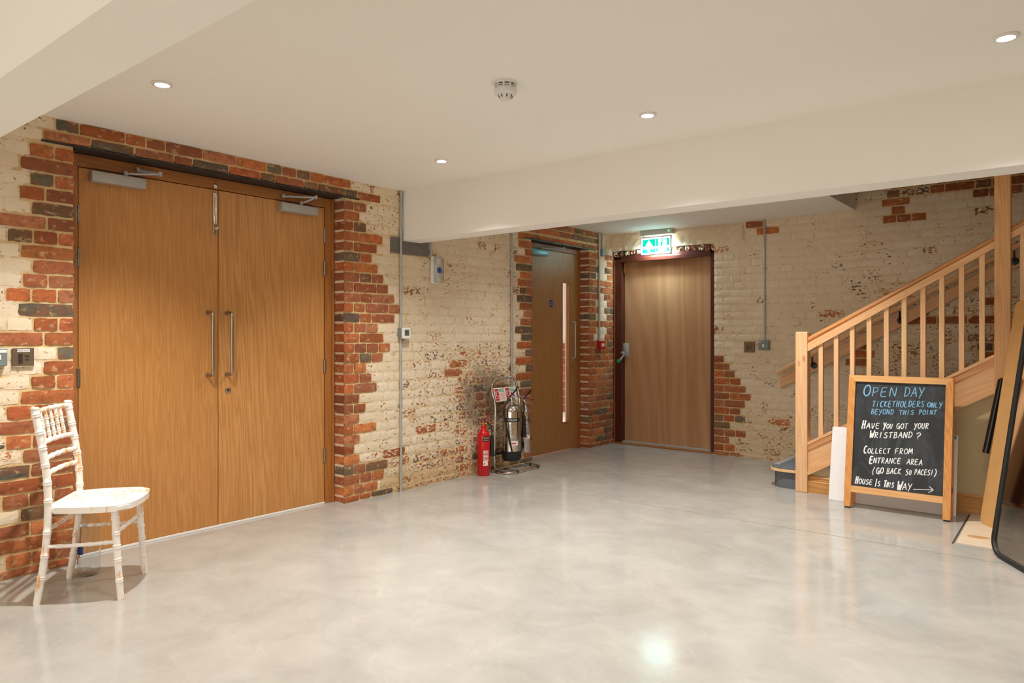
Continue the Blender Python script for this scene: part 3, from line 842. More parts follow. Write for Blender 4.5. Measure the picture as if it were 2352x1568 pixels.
# steps
RISE, GO = .165, .29
bull = []
x0s, y0s = 2.205, 5.815
for k in range(7):
    a_ = math.pi+math.pi/2*k/6
    bull.append((x0s+.11+.11*math.cos(a_), y0s+.11+.11*math.sin(a_)))
def offs(p, d): return (p[0]-d*(1 if p[0] < 2.4 else 0), p[1]-d*(1 if p[1] < 6.5 else 0))
core = bull+[(2.51, y0s), (2.51, 6.985), (x0s, 6.985)]
bm = new(); prism(bm, [(x, y, 0) for x, y in core], (0, 0, .133)); obj('riser', bm, 'carpet', stair, label='dark grey carpeted riser')
tread = [(x-.024, y-.024) for x, y in bull]+[(2.417, y0s-.024), (2.417, 5.836), (2.51, 5.836), (2.51, 6.985), (x0s-.024, 6.985)]
bm = new(); prism(bm, [(x, y, .133) for x, y in tread], (0, 0, .022)); obj('tread', bm, 'pine_pale', stair)
car = [(x-.02, y-.02) for x, y in bull]+[(2.415, y0s-.02), (2.415, 5.838), (2.5, 5.838), (2.5, 6.98), (x0s-.02, 6.98)]
bm = new(); prism(bm, [(x, y, .155) for x, y in car], (0, 0, .010)); obj('tread_carpet', bm, 'carpet', stair, label='dark grey fleck carpet')
bm = new(); box(bm, x0s-.018, x0s+.03, 5.93, 6.98, .163, .1675, .001); obj('nosing_strip', bm, 'silver', stair, label='pale nosing strip')
for k in range(1, 9):
    xa = 2.205+.20+GO*(k-1); z = RISE*(k+1)-.01
    bm = new(); box(bm, xa, xa+.018, 5.80, 6.985, RISE*k-.02, z-.022); obj('riser', bm, 'carpet', stair)
    bm = new(); box(bm, xa-.02, xa+GO+.01, 5.80, 6.985, z-.022, z, .003); obj('tread', bm, 'carpet', stair)
# wall under the string
bm = new(); xs_ = [NX1, XR]
prism(bm, [(NX1, 5.798, 0), (XE, 5.798, 0), (XE, 5.798, min(2.3, st_b(XE)+.004)), (NX1, 5.798, st_b(NX1)+.004)], (0, .02, 0)); struct('wall_stair', bm, 'beige', 'beige painted wall under the stair string')
bm = new(); box(bm, XE, XR, 5.798, 5.82, 0, CEIL); struct('wall_stair_end', bm, 'beige', 'beige painted wall')
prof = [(0, 0), (-.018, 0), (-.018, .085), (-.014, .09), (-.014, .10), (-.010, .104), (-.012, .118), (-.006, .132), (0, .132)]
for (xa, xb) in ((NX1, XR),):
    bm = new(); prism(bm, [(xa, 5.797+y*1.4, z) for y, z in prof], (xb-xa, 0, 0)); o = obj('baseboard_stair', bm, 'skirting'); o['kind'] = 'structure'; o['label'] = 'oak skirting board under the stairs'
bm = new(); prism(bm, [(XR+y, YF, z) for y, z in prof], (0, 9.3, 0)); o = obj('baseboard_right', bm, 'skirting'); o['kind'] = 'structure'
# wall handrail
hr = thing('wall_handrail', 'pine handrail and backing board fixed along the limewashed brick wall', 'handrail', (2.5, 6.95, 1.0))
h0 = at(1786, 851, 'y', 6.90); h1 = at(2240, 610, 'y', 6.90); kk = (h1.z-h0.z)/(h1.x-h0.x)
zt = lambda x: h0.z+(x-h0.x)*kk
bm = new(); tube(bm, [(h0.x, 6.90, h0.z-.02), (XE, 6.90, zt(XE)-.02)], .024, 16); obj('rail', bm, 'pine_slope', hr, 40)
b0 = at(1793.5, 866, 'y', 6.96); b1 = at(1793.5, 891.5, 'y', 6.96)
db, dt = b1.z-zt(b0.x), b0.z-zt(b0.x)
bm = new(); prism(bm, [(b0.x, 6.955, zt(b0.x)+db), (XE, 6.955, zt(XE)+db), (XE, 6.955, zt(XE)+dt), (b0.x, 6.955, zt(b0.x)+dt)], (0, .032, 0)); obj('backing_board', bm, 'pine_slope', hr)
for px in (1868, 2068, 2330):
    x = at(px, 800, 'y', 6.93).x
    bm = new(); lathe(bm, [(.03, 0), (.03, .008), (.012, .014)], (x, 6.955, zt(x)+(db+dt)/2), (0, -1, 0), 16); tube(bm, smooth_path([(x, 6.95, zt(x)+(db+dt)/2), (x, 6.90, zt(x)+(db+dt)/2+.01), (x, 6.90, zt(x)-.04)], 5), .008, 8); obj('rail_bracket', bm, 'black_gloss', hr, 40, label='black rail bracket')

# floor details
bm = new(); prism(bm, [(3.60, 4.905, 0), (4.9, 4.88, 0), (4.9, 5.765, 0), (3.585, 5.765, 0)], (0, 0, .004)); obj('floor_sheet', bm, 'slab', floor, label='pale plywood sheet let into the floor')
def floor_strip(p0, p1, w_=.0025):
    p0, p1 = V(p0), V(p1); d = (p1-p0).normalized(); n = V((-d.y, d.x, 0))*w_; b = new()
    prism(b, [p0-n, p1-n, p1+n, p0+n], (0, 0, .0008)); return b
obj('floor_joint', floor_strip((3.585, 4.88, 0), (3.575, 5.735, 0), .005), plain('dark_gap', (70, 58, 50), .8), floor)
obj('floor_joint', floor_strip((.05, 4.62, 0), (6.4, 4.62, 0), .0018), plain('saw_cut', (128, 116, 100), .6), floor)
t_ = NT('knot_stain'); t_.out(srgb(196, 150, 104), .5)
bm = new(); lathe(bm, [(.06, 0), (.06, .0006)], (3.69, 5.12, .004), seg=24)
for v in bm.verts: v.co.y = 5.12+(v.co.y-5.12)*.55
obj('knot', bm, t_.m, floor)

# ------------------------------------------------------------------ ceiling fittings
lab = {0: 'round recessed downlight above the white chair', 1: 'round recessed downlight near the padstone, just in front of the beam', 2: 'round recessed downlight to the right of the smoke detector', 3: 'round recessed downlight at the top right'}
for i, (x, y, e) in enumerate(DOWN):
    if i == 16: l_ = 'round recessed downlight hidden behind the beam by the exit door'
    elif i == 17: l_ = 'round recessed downlight hidden behind the beam in front of the staircase'
    else: l_ = lab.get(i, 'round recessed downlight out of view')
    t = thing('downlight', l_, 'light', (x, y, CEIL), 'recessed ceiling downlights')
    bm = new(); lathe(bm, [(.030, -.001), (.044, 0), (.045, -.006), (.042, -.009), (.031, -.010), (.029, -.004)], (x, y, CEIL), seg=28); obj('bezel', bm, 'white_paint', t, 40)
    bm = new(); lathe(bm, [(0, -.004), (.029, -.004), (.029, -.001), (0, -.001)], (x, y, CEIL), seg=24); obj('lens', bm, 'lens', t)
sx_, sy_ = 2.16, 2.48
t = thing('smoke_detector', 'white round smoke detector in the middle of the ceiling', 'smoke detector', (sx_, sy_, CEIL))
bm = new(); lathe(bm, [(0, 0), (.055, 0), (.055, -.004), (.050, -.010), (0, -.010)], (sx_, sy_, CEIL), seg=36); obj('base_plate', bm, 'white_plastic', t, 40)
bm = new(); lathe(bm, [(.040, -.009), (.040, -.032), (.01, -.032)], (sx_, sy_, CEIL), seg=32); obj('sounder_grille', bm, 'black_steel', t, 40)
bm = new(); lathe(bm, [(.041, -.017), (.0505, -.017), (.0505, -.020), (.041, -.020)], (sx_, sy_, CEIL), seg=36); lathe(bm, [(.041, -.025), (.0505, -.025), (.0505, -.029), (.041, -.029)], (sx_, sy_, CEIL), seg=36)
for k in range(10):
    a_ = k*math.pi/5+.2; box(bm, -.002, .002, -.004, .004, -.031, -.009)
    for v in bm.verts[-8:]:
        q = v.co.copy(); q.x += .0465; v.co = V((sx_+q.x*math.cos(a_)-q.y*math.sin(a_), sy_+q.x*math.sin(a_)+q.y*math.cos(a_), CEIL+q.z))
obj('sounder_ring', bm, 'white_plastic', t, 40)
bm = new(); lathe(bm, [(.02, -.031), (.0505, -.031), (.0505, -.046), (.047, -.052), (.034, -.056), (.033, -.056), (.022, -.078), (.0, -.079)], (sx_, sy_, CEIL), seg=36); hd_ = obj('sensor_head', bm, 'white_plastic', t, 40)
bm = new()
for k in range(8):
    a_ = k*math.pi/4+.1; c = V((sx_+.030*math.cos(a_), sy_+.030*math.sin(a_), CEIL-.064))
    lathe(bm, [(.0022, -.006), (.0022, .006)], c, V((math.cos(a_)*.45, math.sin(a_)*.45, 1)), 8)
obj('sensor_slot', bm, 'black', hd_)

# ------------------------------------------------------------------ wall fittings
def conduit(pts, label, clips, n, r=.010):
    t = thing('conduit_pipe', label, 'pipe', pts[0], 'galvanised conduits on the walls')
    bm = new(); tube(bm, pts, r, 12); obj('pipe', bm, 'galv', t, 50)
    for c in clips:
        c = V(c); bm = new(); lathe(bm, [(r+.003, -.007), (r+.003, .007)], c, (0, 0, 1), 14)
        s = V((-n[1], n[0], 0)); b = c-V(n)*r
        obox(bm, b-s*.026-V((0, 0, .007)), s, V(n), V((0, 0, 1)), .052, .003, .014)
        obj('pipe_clip', bm, 'galv', t, 40)
    return t
nL = V((1, 0, 0)); nB = V((0, -1, 0))
def onL(px, py, off=.014): return at(px, py, 'x', off)
p = onL(921, 765); y = p.y
conduit([(.014, y, CEIL), (.014, y, .0)], 'full-height galvanised conduit running through the thermostat, ceiling to floor', [(.014, y, onL(921, 537).z), (.014, y, onL(921, 930).z)], nL)
y = onL(1176, 700).y
conduit([(.014, y, CEIL), (.014, y, .05)], 'galvanised conduit beside the glazed door, ending behind the extinguisher stand', [(.014, y, onL(1176, 611).z), (.014, y, onL(1176, 839).z)], nL, .011)
y = onL(990, 580).y
conduit([(.014, y, CEIL), (.014, y, onL(990, 588).z)], 'short galvanised conduit above the bulkhead light', [], nL)
y = onL(1376.5, 700).y; 
conduit([(.014, y, CEIL), (.014, y, onL(1376, 784).z)], 'galvanised conduit dropping to the red call point', [(.014, y, onL(1376, 635).z)], nL)
y = onL(1384, 560).y
conduit([(.014, y, CEIL), (.014, y, onL(1384, 574).z)], 'short galvanised conduit above the small grey junction box', [], nL)
x = at(1756, 650, 'y', 6.986).x
conduit([(x, 6.986, CEIL), (x, 6.986, at(1756, 782, 'y', 6.986).z)], 'galvanised conduit on the limewashed wall, dropping to the grey switch', [(x, 6.986, at(1756, 616, 'y', 6.986).z)], nB)
p = onL(1384, 577, .02); jy = p.y
bm = new(); box(bm, 0.002, .045, jy-.03, jy+.03, onL(1384, 588).z, onL(1384, 572).z, .004)
tube(bm, smooth_path([(.03, jy+.03, onL(1384, 580).z), (.03, jy+.12, onL(1384, 580).z+.005), (.04, jy+.22, onL(1384, 584).z)], 4), .003, 6)
o = centre(obj('junction_box', bm, 'grey_box')); tag(o, 'small grey junction box high in the corner by the exit door', 'junction box')
# call point
p0, p1 = onL(1371, 783, 0), onL(1388, 800, .05)
cy = onL(1379.5, 790, .025).y; cz = p0.z
t = thing('fire_call_point', 'red fire alarm call point between the glazed door and exit door', 'call point', (0, cy, cz-.09))
bm = new(); box(bm, .002, .055, cy-.045, cy+.045, cz-.088, cz, .003); obj('housing', bm, 'red_dark', t)
bm = new(); box(bm, .055, .0565, cy-.026, cy+.026, cz-.062, cz-.026); e = obj('break_glass', bm, 'label_white', t)
bm = new(); box(bm, .0565, .057, cy-.015, cy+.015, cz-.046, cz-.042); lathe(bm, [(.004, 0), (.004, .0005)], (.0565, cy, cz-.052), (1, 0, 0), 10); obj('print', bm, 'black', e)
# thermostat
p = onL(928, 765, .03); ty, tz = p.y, p.z; th_, tw = .078, .078
t = thing('thermostat', 'white square thermostat with grey screen on the conduit', 'thermostat', (0, ty, tz-.04))
bm = new(); box(bm, .002, .044, ty-.042, ty+.042, tz-.042, tz+.042, .003); obj('back_box', bm, 'grey_box', t)
bm = new(); box(bm, .044, .058, ty-.040, ty+.048, tz-.042, tz+.042, .004); obj('cover', bm, 'white_plastic', t)
bm = new(); box(bm, .058, .0586, ty-.018, ty+.028, tz-.020, tz+.026); s_ = obj('screen', bm, plain('lcd', (96, 100, 96), .2), t)
bm = new(); text_bm(bm, '20', (.0590, ty+.005, tz+.004), (0, 1, 0), (0, 0, 1), .022); obj('digits', bm, 'black', s_)
# bulkhead light
ya, yb = onL(987, 620, .0).y, onL(1021, 620, .085).y; za, zb_ = onL(1005, 651, .05).z, onL(1005, 588, .05).z
t = thing('bulkhead_light', 'unlit clear-fronted emergency bulkhead light under the beam', 'light', (0, (ya+yb)/2, za))
bm = new(); box(bm, .002, .035, ya, yb, za, zb_, .012); obj('body', bm, 'white_plastic', t, 40)
bm = new(); box(bm, .034, .090, ya+.004, yb-.004, za+.005, zb_-.005, .016); cv = obj('diffuser', bm, 'prism', t, 40)
bm = new()
n_ = 26
for k in range(n_):
    z = za+.02+(zb_-za-.05)*k/n_
    tube(bm, [(.0905, ya+.04, z-.006), (.0905, yb-.01, z+.016)], .0016, 5)
obj('prism_rib', bm, 'prism', cv)
bm = new(); box(bm, .036, .055, ya+.045, ya+.075, za+.09, za+.13, .002); obj('battery_label', bm, plain('blue_battery', (40, 80, 170), .4), t)
bm = new()
for z in (za+.03, zb_-.045): lathe(bm, [(.012, 0), (.02, .012), (.024, .014)], (.036, (ya+yb)/2, z), (1, 0, 0), 16)
box(bm, .036, .046, ya+.03, yb-.03, za+.05, zb_-.07, .002); obj('lamp_tray', bm, 'white_plastic', t)
# keypads, left wall
def keypad(face, c, w_, h_, label, mat='bronze', text=None, kind='control_keypad', cat='keypad'):
    """face 'L' or 'B'; c centre on the wall"""
    if face == 'L': ux, n = V((0, 1, 0)), V((1, 0, 0)); o0 = V((0.004, c.y, c.z))
    else: ux, n = V((1, 0, 0)), V((0, -1, 0)); o0 = V((c.x, 6.996, c.z))
    uz = V((0, 0, 1)); t = thing(kind, label, cat, o0-uz*h_/2)
    bm = new(); obox(bm, o0-ux*w_/2-uz*h_/2, ux, n, uz, w_, .010, h_, .002); pl = obj('plate', bm, mat, t)
    for (dx, k0, nn, st) in ((-.14*w_, .18, 5, -.115), (.17*w_, .08, 2, -.2)):
        for k in range(nn):
            bm = new(); obox(bm, o0+ux*(dx-w_*.09)+uz*(h_*(k0+k*st)-.003)+n*.010, ux, n, uz, w_*.18, .003, .005, .001); obj('button', bm, 'black', pl)
    if text:
        bm = new(); obox(bm, o0-ux*w_*.3+uz*h_*.30+n*.0098, ux, n, uz, w_*.6, .001, h_*.15); s = obj('sticker', bm, 'label_white', pl)
        bm = new(); text_bm(bm, text, o0+uz*h_*.375+n*.0112, ux, uz, h_*.105); obj('sticker_text', bm, 'black', t)
    return t
keypad('L', at(53.5, 820.5, 'x', .01), .093, .092, 'bronze push-button keypad with a white strip label beside the double doors', text='Master switch')
keypad('B', at(1721.5, 797, 'y', 6.99), .105, .105, 'bronze push-button keypad beside the grey switch on the limewashed wall')
p = at(-6, 820, 'x', .02)
t = thing('switch_box', 'grey metal switch box cut by the picture edge beside the bronze keypad', 'switch', (0, p.y, p.z-.045))
bm = new(); box(bm, .002, .04, p.y-.045, p.y+.037, p.z-.044, p.z+.044, .004); obj('box_body', bm, 'grey_box', t)
bm = new(); box(bm, .04, .0408, p.y-.02, p.y+.034, p.z+.022, p.z+.036); obj('sticker', bm, 'label_white', t)
bm = new(); box(bm, .04, .044, p.y-.010, p.y+.010, p.z-.014, p.z+.012, .002); obj('rocker', bm, 'white_plastic', t)
p = at(1754, 793, 'y', 6.97)
t = thing('switch_box', 'grey metal switch box below the conduit on the limewashed wall', 'switch', (p.x, 7.0, p.z-.045))
bm = new(); box(bm, p.x-.048, p.x+.052, 6.955, 6.998, p.z-.046, p.z+.046, .004); obj('box_body', bm, 'grey_box', t)
bm = new(); box(bm, p.x-.008, p.x+.012, 6.951, 6.955, p.z-.018, p.z+.014, .001); obj('rocker', bm, 'white_plastic', t)
bm = new(); box(bm, p.x-.042, p.x-.015, 6.954, 6.955, p.z+.028, p.z+.040); s = obj('sticker', bm, 'label_white', t)
bm = new(); box(bm, p.x-.037, p.x-.02, 6.9535, 6.954, p.z+.032, p.z+.036); obj('print', bm, 'black', t)
for d in (-.036, .04):
    bm = new(); lathe(bm, [(.004, 0), (.003, .002)], (p.x+d, 6.955, p.z-.002), (0, -1, 0), 10); obj('screw', bm, 'steel', t)

# exit sign
sx0, sx1, sy0 = .415, .775, 6.915
t = thing('exit_sign', 'glowing green and white running-man exit sign over the maroon-framed door', 'sign', ((sx0+sx1)/2, sy0+.03, 2.09))
bm = new(); box(bm, sx0-.005, sx1+.01, sy0, sy0+.07, 2.305, 2.36, .004); obj('housing', bm, plain('sign_housing', (196, 186, 178), .4), t)
bm = new(); lathe(bm, [(.006, 0), (.006, .003)], (sx1-.025, sy0, 2.335), (0, -1, 0), 12); obj('charge_lamp', bm, 'led_green', t)
for x in (sx0+.03, sx1-.03):
    bm = new(); tube(bm, [(x, sy0+.02, 2.306), (x, sy0+.02, 2.285)], .0035, 8); obj('hanger', bm, 'steel', t)
lamp('AREA', 'sign_lamp', ((sx0+sx1)/2, sy0+.03, 2.20), 18.0, (.62, .9, 1), shape='RECTANGLE', size=.30, size_y=.10, rot=(math.radians(38), 0, 0))
fz0, fz1 = 2.092, 2.288; yf = sy0+.008
bm = new()
for (a, b, c, d) in ((sx0, sx1, fz0, fz0+.010), (sx0, sx1, fz1-.010, fz1), (sx0, sx0+.008, fz0, fz1), (sx1-.008, sx1, fz0, fz1)): box(bm, a, b, yf-.004, yf+.016, c, d, .001)
obj('frame', bm, 'silver', t)
bm = new(); box(bm, sx0+.008, sx1-.008, yf, yf+.012, fz0+.01, fz1-.01); pn = obj('lit_panel', bm, 'sign_white', t)
xm = (sx0+sx1)/2; zc = (fz0+fz1)/2
bm = new(); box(bm, sx0+.022, xm-.004, yf-.0012, yf-.0004, fz0+.026, fz1-.026); box(bm, xm+.002, sx1-.022, yf-.0012, yf-.0004, fz0+.026, fz1-.026); obj('green_field', bm, 'sign_green', pn)
W3 = lambda x, z: (x, yf-.002, z)
bm = new(); ax = (sx0+.022+xm-.004)/2
prism(bm, [W3(ax-.016, fz0+.036), W3(ax+.016, fz0+.036), W3(ax+.016, zc-.018), W3(ax+.048, zc-.040), W3(ax+.048, zc-.006), W3(ax, fz1-.036), W3(ax-.048, zc-.006), W3(ax-.048, zc-.040), W3(ax-.016, zc-.018)], (0, .0006, 0))
obj('arrow', bm, 'sign_white', pn)
bm = new(); rx = xm+.070
prism(bm, [W3(xm+.006, fz0+.030), W3(xm+.070, fz0+.030), W3(xm+.070, fz0+.036), W3(xm+.010, fz0+.036)], (0, .0006, 0))
prism(bm, [W3(xm+.03, fz0+.034), W3(xm+.128, fz0+.034), W3(xm+.128, fz1-.034), W3(xm+.03, fz1-.034)], (0, .0004, 0)); obj('doorway', bm, 'sign_white', pn)
bm = new()
def seg(a, b, w_):
    a, b = V(W3(*a)), V(W3(*b)); d = (b-a).normalized(); n = V((-d.z, 0, d.x))*w_
    prism(bm, [a-n, b-n, b+n, a+n], (0, -.0006, 0))
bx, bz = xm+.074, zc+.005
lathe(bm, [(.010, 0), (.010, .0012)], (bx+.004, yf-.002, bz+.046), (0, -1, 0), 16)
seg((bx, bz+.034), (bx-.008, bz-.006), .009); seg((bx-.008, bz-.006), (bx+.018, bz-.026), .006); seg((bx+.018, bz-.026), (bx+.010, bz-.052), .005)
seg((bx-.008, bz-.004), (bx-.022, bz-.034), .006); seg((bx-.022, bz-.034), (bx-.048, bz-.034), .005); seg((bx+.002, bz+.03), (bx+.026, bz+.010), .004); seg((bx-.002, bz+.032), (bx-.030, bz+.022), .004); seg((bx-.030, bz+.022), (bx-.036, bz+.002), .004)
obj('running_figure', bm, 'sign_green', pn)

# ------------------------------------------------------------------ fire extinguishers and stand
def valve(t, c, mat, dirv, scale=1.0):
    """squeeze-grip valve head on top of a cylinder; dirv is where the handles point"""
    c = V(c); d = V(dirv).normalized(); s = scale; sd = V((-d.y, d.x, 0))
    bm = new(); lathe(bm, [(.014*s, 0), (.016*s, .01), (.016*s, .03*s), (.012*s, .045*s)], c, seg=16); tube(bm, [c+V((0, 0, .022*s))-d*.03*s, c+V((0, 0, .022*s))+d*.035*s], .009*s, 10); obj('valve_body', bm, 'brass' if mat == 'red' else 'chrome', t, 40)
    m_ = 'red' if mat == 'red' else 'black_gloss'
    h = c+V((0, 0, .045*s))
    for nm, pts in (('lever', [h-d*.02*s, h+d*.035*s+V((0, 0, .045*s)), h+d*.07*s+V((0, 0, .085*s))]), ('carry_handle', [h-d*.015*s, h+d*.05*s-V((0, 0, .002)), h+d*.10*s-V((0, 0, .014*s))])):
        bm = new(); P_ = smooth_path(pts, 4)
        for a, b in zip(P_, P_[1:]):
            dd = (b-a).normalized(); u = dd.cross(sd).normalized(); obox(bm, a-sd*.009*s-u*.002, dd, sd, u, (b-a).length+.001, .018*s, .004)
        obj(nm, bm, m_, t, 40)
    bm = new(); tube(bm, [h+V((0, 0, .012*s))+d*.01*s-sd*.02*s, h+V((0, 0, .03*s))+d*.015*s+sd*.022*s], .006*s, 8); obj('safety_tag', bm, 'blue', t)
nc = V((.62, -.78, 0)).normalized()                       # toward the viewer
def wrap(bm, c, r, z0, z1, a0, a1, n=14, lift=.0006):
    """a patch of label on a cylinder"""
    c = V(c); A = []; 
    for k in range(n+1):
        a = a0+(a1-a0)*k/n; A.append((c.x+(r+lift)*math.cos(a), c.y+(r+lift)*math.sin(a)))
    lo = [bm.verts.new((x, y, z0)) for x, y in A]; hi = [bm.verts.new((x, y, z1)) for x, y in A]
    for k in range(n): bm.faces.new((lo[k], lo[k+1], hi[k+1], hi[k]))
    return bm
def wrap_text(bm, s, c, r, a, z, size, lift=.0012, vertical=False):
    b2 = new(); 
    if vertical: text_bm(b2, s, (0, 0, 0), (0, 0, 1), (-1, 0, 0), size)
    else: text_bm(b2, s, (0, 0, 0), (1, 0, 0), (0, 0, 1), size)
    mp = {}
    for v in b2.verts:
        t = a+v.co.x/r; mp[v] = bm.verts.new((c[0]+(r+lift)*math.cos(t), c[1]+(r+lift)*math.sin(t), z+v.co.z))
    for f in b2.faces:
        try: bm.faces.new([mp[v] for v in f.verts])
        except ValueError: pass
    b2.free(); return bm
AV = math.atan2(-.78, .62)                                # angle facing the viewer
# red CO2
c = V((.082, 4.705, 0)); R_ = .0555
t = thing('fire_extinguisher', 'red fire extinguisher with black horn standing on the floor', 'fire extinguisher', c)
bm = new(); lathe(bm, [(.050, 0), (R_, .006), (R_, .335), (.052, .36), (.040, .385), (.027, .40), (.022, .41), (.020, .435), (.0, .435)], c, seg=36); obj('cylinder', bm, 'red', t, 50)
valve(t, c+V((0, 0, .43)), 'red', (.5, .86, 0), .85)
bm = new(); wrap(bm, c, R_, .30, .345, AV-.1, AV+1.0); obj('black_band', bm, 'black', t)
bm = new(); wrap_text(bm, 'Carbon', c, R_, AV+.45, .331, .020); wrap_text(bm, 'Dioxide', c, R_, AV+.45, .312, .014)
for k in range(8): wrap(bm, c, R_, .215-k*.012, .221-k*.012, AV-.02, AV+.9)
obj('label_print', bm, 'label_white', t)
bm = new(); wrap(bm, c, R_, .09, .13, AV-.02, AV+.75); wt = obj('service_sticker', bm, 'label_white', t)
bm = new(); wrap(bm, c, R_, .102, .116, AV+.1, AV+.28, lift=.0012); obj('sticker_print', bm, 'print_red', t)
hs = c+V((0, 0, .45)); sdv = V((.45, .89, 0)).normalized()
bm = new(); tube(bm, smooth_path([hs, hs+sdv*.05+V((0, 0, -.005)), hs+sdv*.078+V((0, 0, -.05)), hs+sdv*.078+V((0, 0, -.10))], 6), .006, 10); obj('hose', bm, 'black', t, 60)
b_ = hs+sdv*.078+V((0, 0, -.10)); bm = new(); lathe(bm, [(.008, 0), (.014, -.01), (.018, -.09), (.026, -.19), (.0, -.188)], b_-V((0, 0, 0)), seg=20); obj('discharge_horn', bm, 'black', t, 50)
# stand
ya, yb, xa, xb = 4.84, 5.31, .055, .262
t = thing('extinguisher_stand', 'chrome tubular extinguisher stand with two notices by the glazed door', 'stand', (.14, 5.05, 0))
def rounded(pts, r=.05, n=5):
    out = []; pts = [V(p) for p in pts]; N = len(pts)
    for i in range(N):
        a, b, c_ = pts[i-1], pts[i], pts[(i+1) % N]
        d1, d2 = (a-b).normalized(), (c_-b).normalized()
        for k in range(n+1):
            s = k/n; out.append((b+d1*r)*(1-s)**2+b*2*s*(1-s)+(b+d2*r)*s*s)
    return out
uy0, uy1, ux = 4.865, 5.185, .05
path = [(xb, ya+.06, .0125)]
open_pts = [(.05, uy0, .78), (.05, uy0, .40), (.05, uy0+.01, .06), (.05, ya+.02, .0125), (.12, ya, .0125), (.21, ya, .0125), (xb, ya+.06, .0125), (xb, yb-.08, .0125), (xb-.02, yb, .0125), (.12, yb, .0125), (.065, yb-.06, .0125), (.05, uy1, .08), (.05, uy1, .40)]
bm = new()
up = smooth_path([(x+.018, y, z) for x, y, z in [(.05, uy0+.015, .035), (.05, uy0, .10), (.055, uy0, .40), (.065, uy0-.005, .60), (.04, uy0-.018, .72), (.034, uy0, .795), (.032, uy0+.06, .825), (.032, uy1-.06, .835), (.034, uy1, .80), (.04, uy1+.03, .72), (.065, uy1+.03, .60), (.055, uy1+.02, .40), (.05, uy1+.02, .10), (.055, uy1+.03, .035)]], 6)
tube(bm, up, .0115, 12, cap=True); obj('upright_loop', bm, 'chrome', t, 60)
bm = new(); lp = rounded([(.04, ya, .0125), (xb, ya, .0125), (xb, yb, .0125), (.04, yb, .0125)], .06, 6); tube(bm, lp, .0125, 12, closed=True); obj('base_loop', bm, 'chrome', t, 60)
for (x, y) in ((xb, ya+.11), (xb, yb-.07), (.14, yb), (.12, ya)):
    bm = new(); lathe(bm, [(.0140, -.010), (.0140, .010)], (x, y, .014), (0, 1, 0) if x == xb else (1, 0, 0), 14)
    obj('rubber_foot', bm, 'black', t, 50)
bm = new(); tube(bm, [(.05, uy0, .155), (.05, uy1+.02, .155)], .008, 10); obj('crossbar', bm, 'black_gloss', t, 50)
# sign plate, tilted back
s0 = V((.070, uy0-.002, .625)); uu = V((0, 1, 0)); vv = V((-.22, 0, .975)).normalized(); nn = uu.cross(vv).normalized(); wS, hS = .315, .125
bm = new(); obox(bm, s0+nn*.012, uu, vv, nn, wS, hS, .003); sp = obj('notice_plate', bm, 'label_white', t, label='white plate with two red and green notices')
o_ = s0+nn*.0152
for q in (0, 1):
    bx0 = o_+uu*(.012+q*.152)
    bm = new(); obox(bm, bx0+vv*.03, uu, vv, nn, .050, .085, .0004)
    if q == 0: obox(bm, bx0+vv*.008, uu, vv, nn, .050, .018, .0004)
    obj('red_block', bm, 'print_red', sp)
    bm = new()
    obox(bm, bx0+uu*.010+vv*.05+nn*.0004, uu, vv, nn, .010, .045, .0003); obox(bm, bx0+uu*.006+vv*.075+nn*.0004, uu, vv, nn, .010, .010, .0003); obox(bm, bx0+uu*.025+vv*.042+nn*.0004, uu, vv, nn, .018, .006, .0003)
    text_bm(bm, 'FIRE', bx0+uu*.035+vv*.09+nn*.0009, uu, vv, .014); obj('pictogram', bm, 'label_white', sp)
    bm = new()
    for k in range(3): obox(bm, bx0+uu*.056+vv*(.108-k*.012), uu, vv, nn, .075, .007, .0004)
    obj('green_lines', bm, plain('green_lines', (96, 168, 140), .5), sp)
    bm = new()
    for k in range(6): obox(bm, bx0+uu*.056+vv*(.072-k*.011), uu, vv, nn, .070 if k % 2 else .08, .004, .0004)
    obj('red_lines', bm, plain('pale_red_lines', (222, 130, 132), .5), sp)
    if q == 1:
        bm = new(); obox(bm, bx0+vv*.005, uu, vv, nn, .055, .022, .0004); bl = obj('black_block', bm, 'black', sp)
# water extinguisher
c = V((.170, 4.985, .105)); R_ = .084
t = thing('fire_extinguisher', 'large polished steel water extinguisher with black hose on the stand', 'fire extinguisher', c)
bm = new(); lathe(bm, [(.078, .06), (R_, .065), (R_, .43), (.080, .455), (.066, .478), (.045, .494), (.024, .503), (.020, .52), (0, .52)], c, seg=44); obj('cylinder', bm, 'inox', t, 50)
bm = new(); lathe(bm, [(.074, 0), (.084, .01), (.088, .02), (.088, .085), (.0845, .086), (.0845, .07), (0, .068)], c, seg=44); obj('base_boot', bm, 'black', t, 40)
valve(t, c+V((0, 0, .52)), 'black', (.25, .97, 0), 1.05)
bm = new(); wrap(bm, c, R_, .452, .488, AV-.85, AV+1.0); obj('black_band', bm, 'black', t)
bm = new(); wrap_text(bm, 'WATER', c, R_, AV+.1, .470, .026)
obj('band_text', bm, 'label_white', t)
bm = new()
for k in range(9): wrap(bm, c, R_, .43-k*.010, .433-k*.010, AV-.75+.1*(k % 2), AV-.1)
wrap_text(bm, 'WATER', c, R_, AV+.12, .40, .040, vertical=True)
for k in range(5): wrap(bm, c, R_, .31-k*.012, .314-k*.012, AV-.75, AV+.8)
obj('etched_print', bm, 'print_grey', t)
bm = new(); wrap(bm, c, R_, .245, .285, AV-.25, AV+.75); wrap
obj('service_sticker', bm, 'label_white', t)
bm = new(); wrap(bm, c, R_, .258, .268, AV-.1, AV+.5, lift=.0012); obj('sticker_print', bm, 'print_red', t)
h = c+V((0, 0, .54)); sv = V((-.62, -.78, 0)).normalized(); sv = V((-.1, -.99, 0)).normalized()
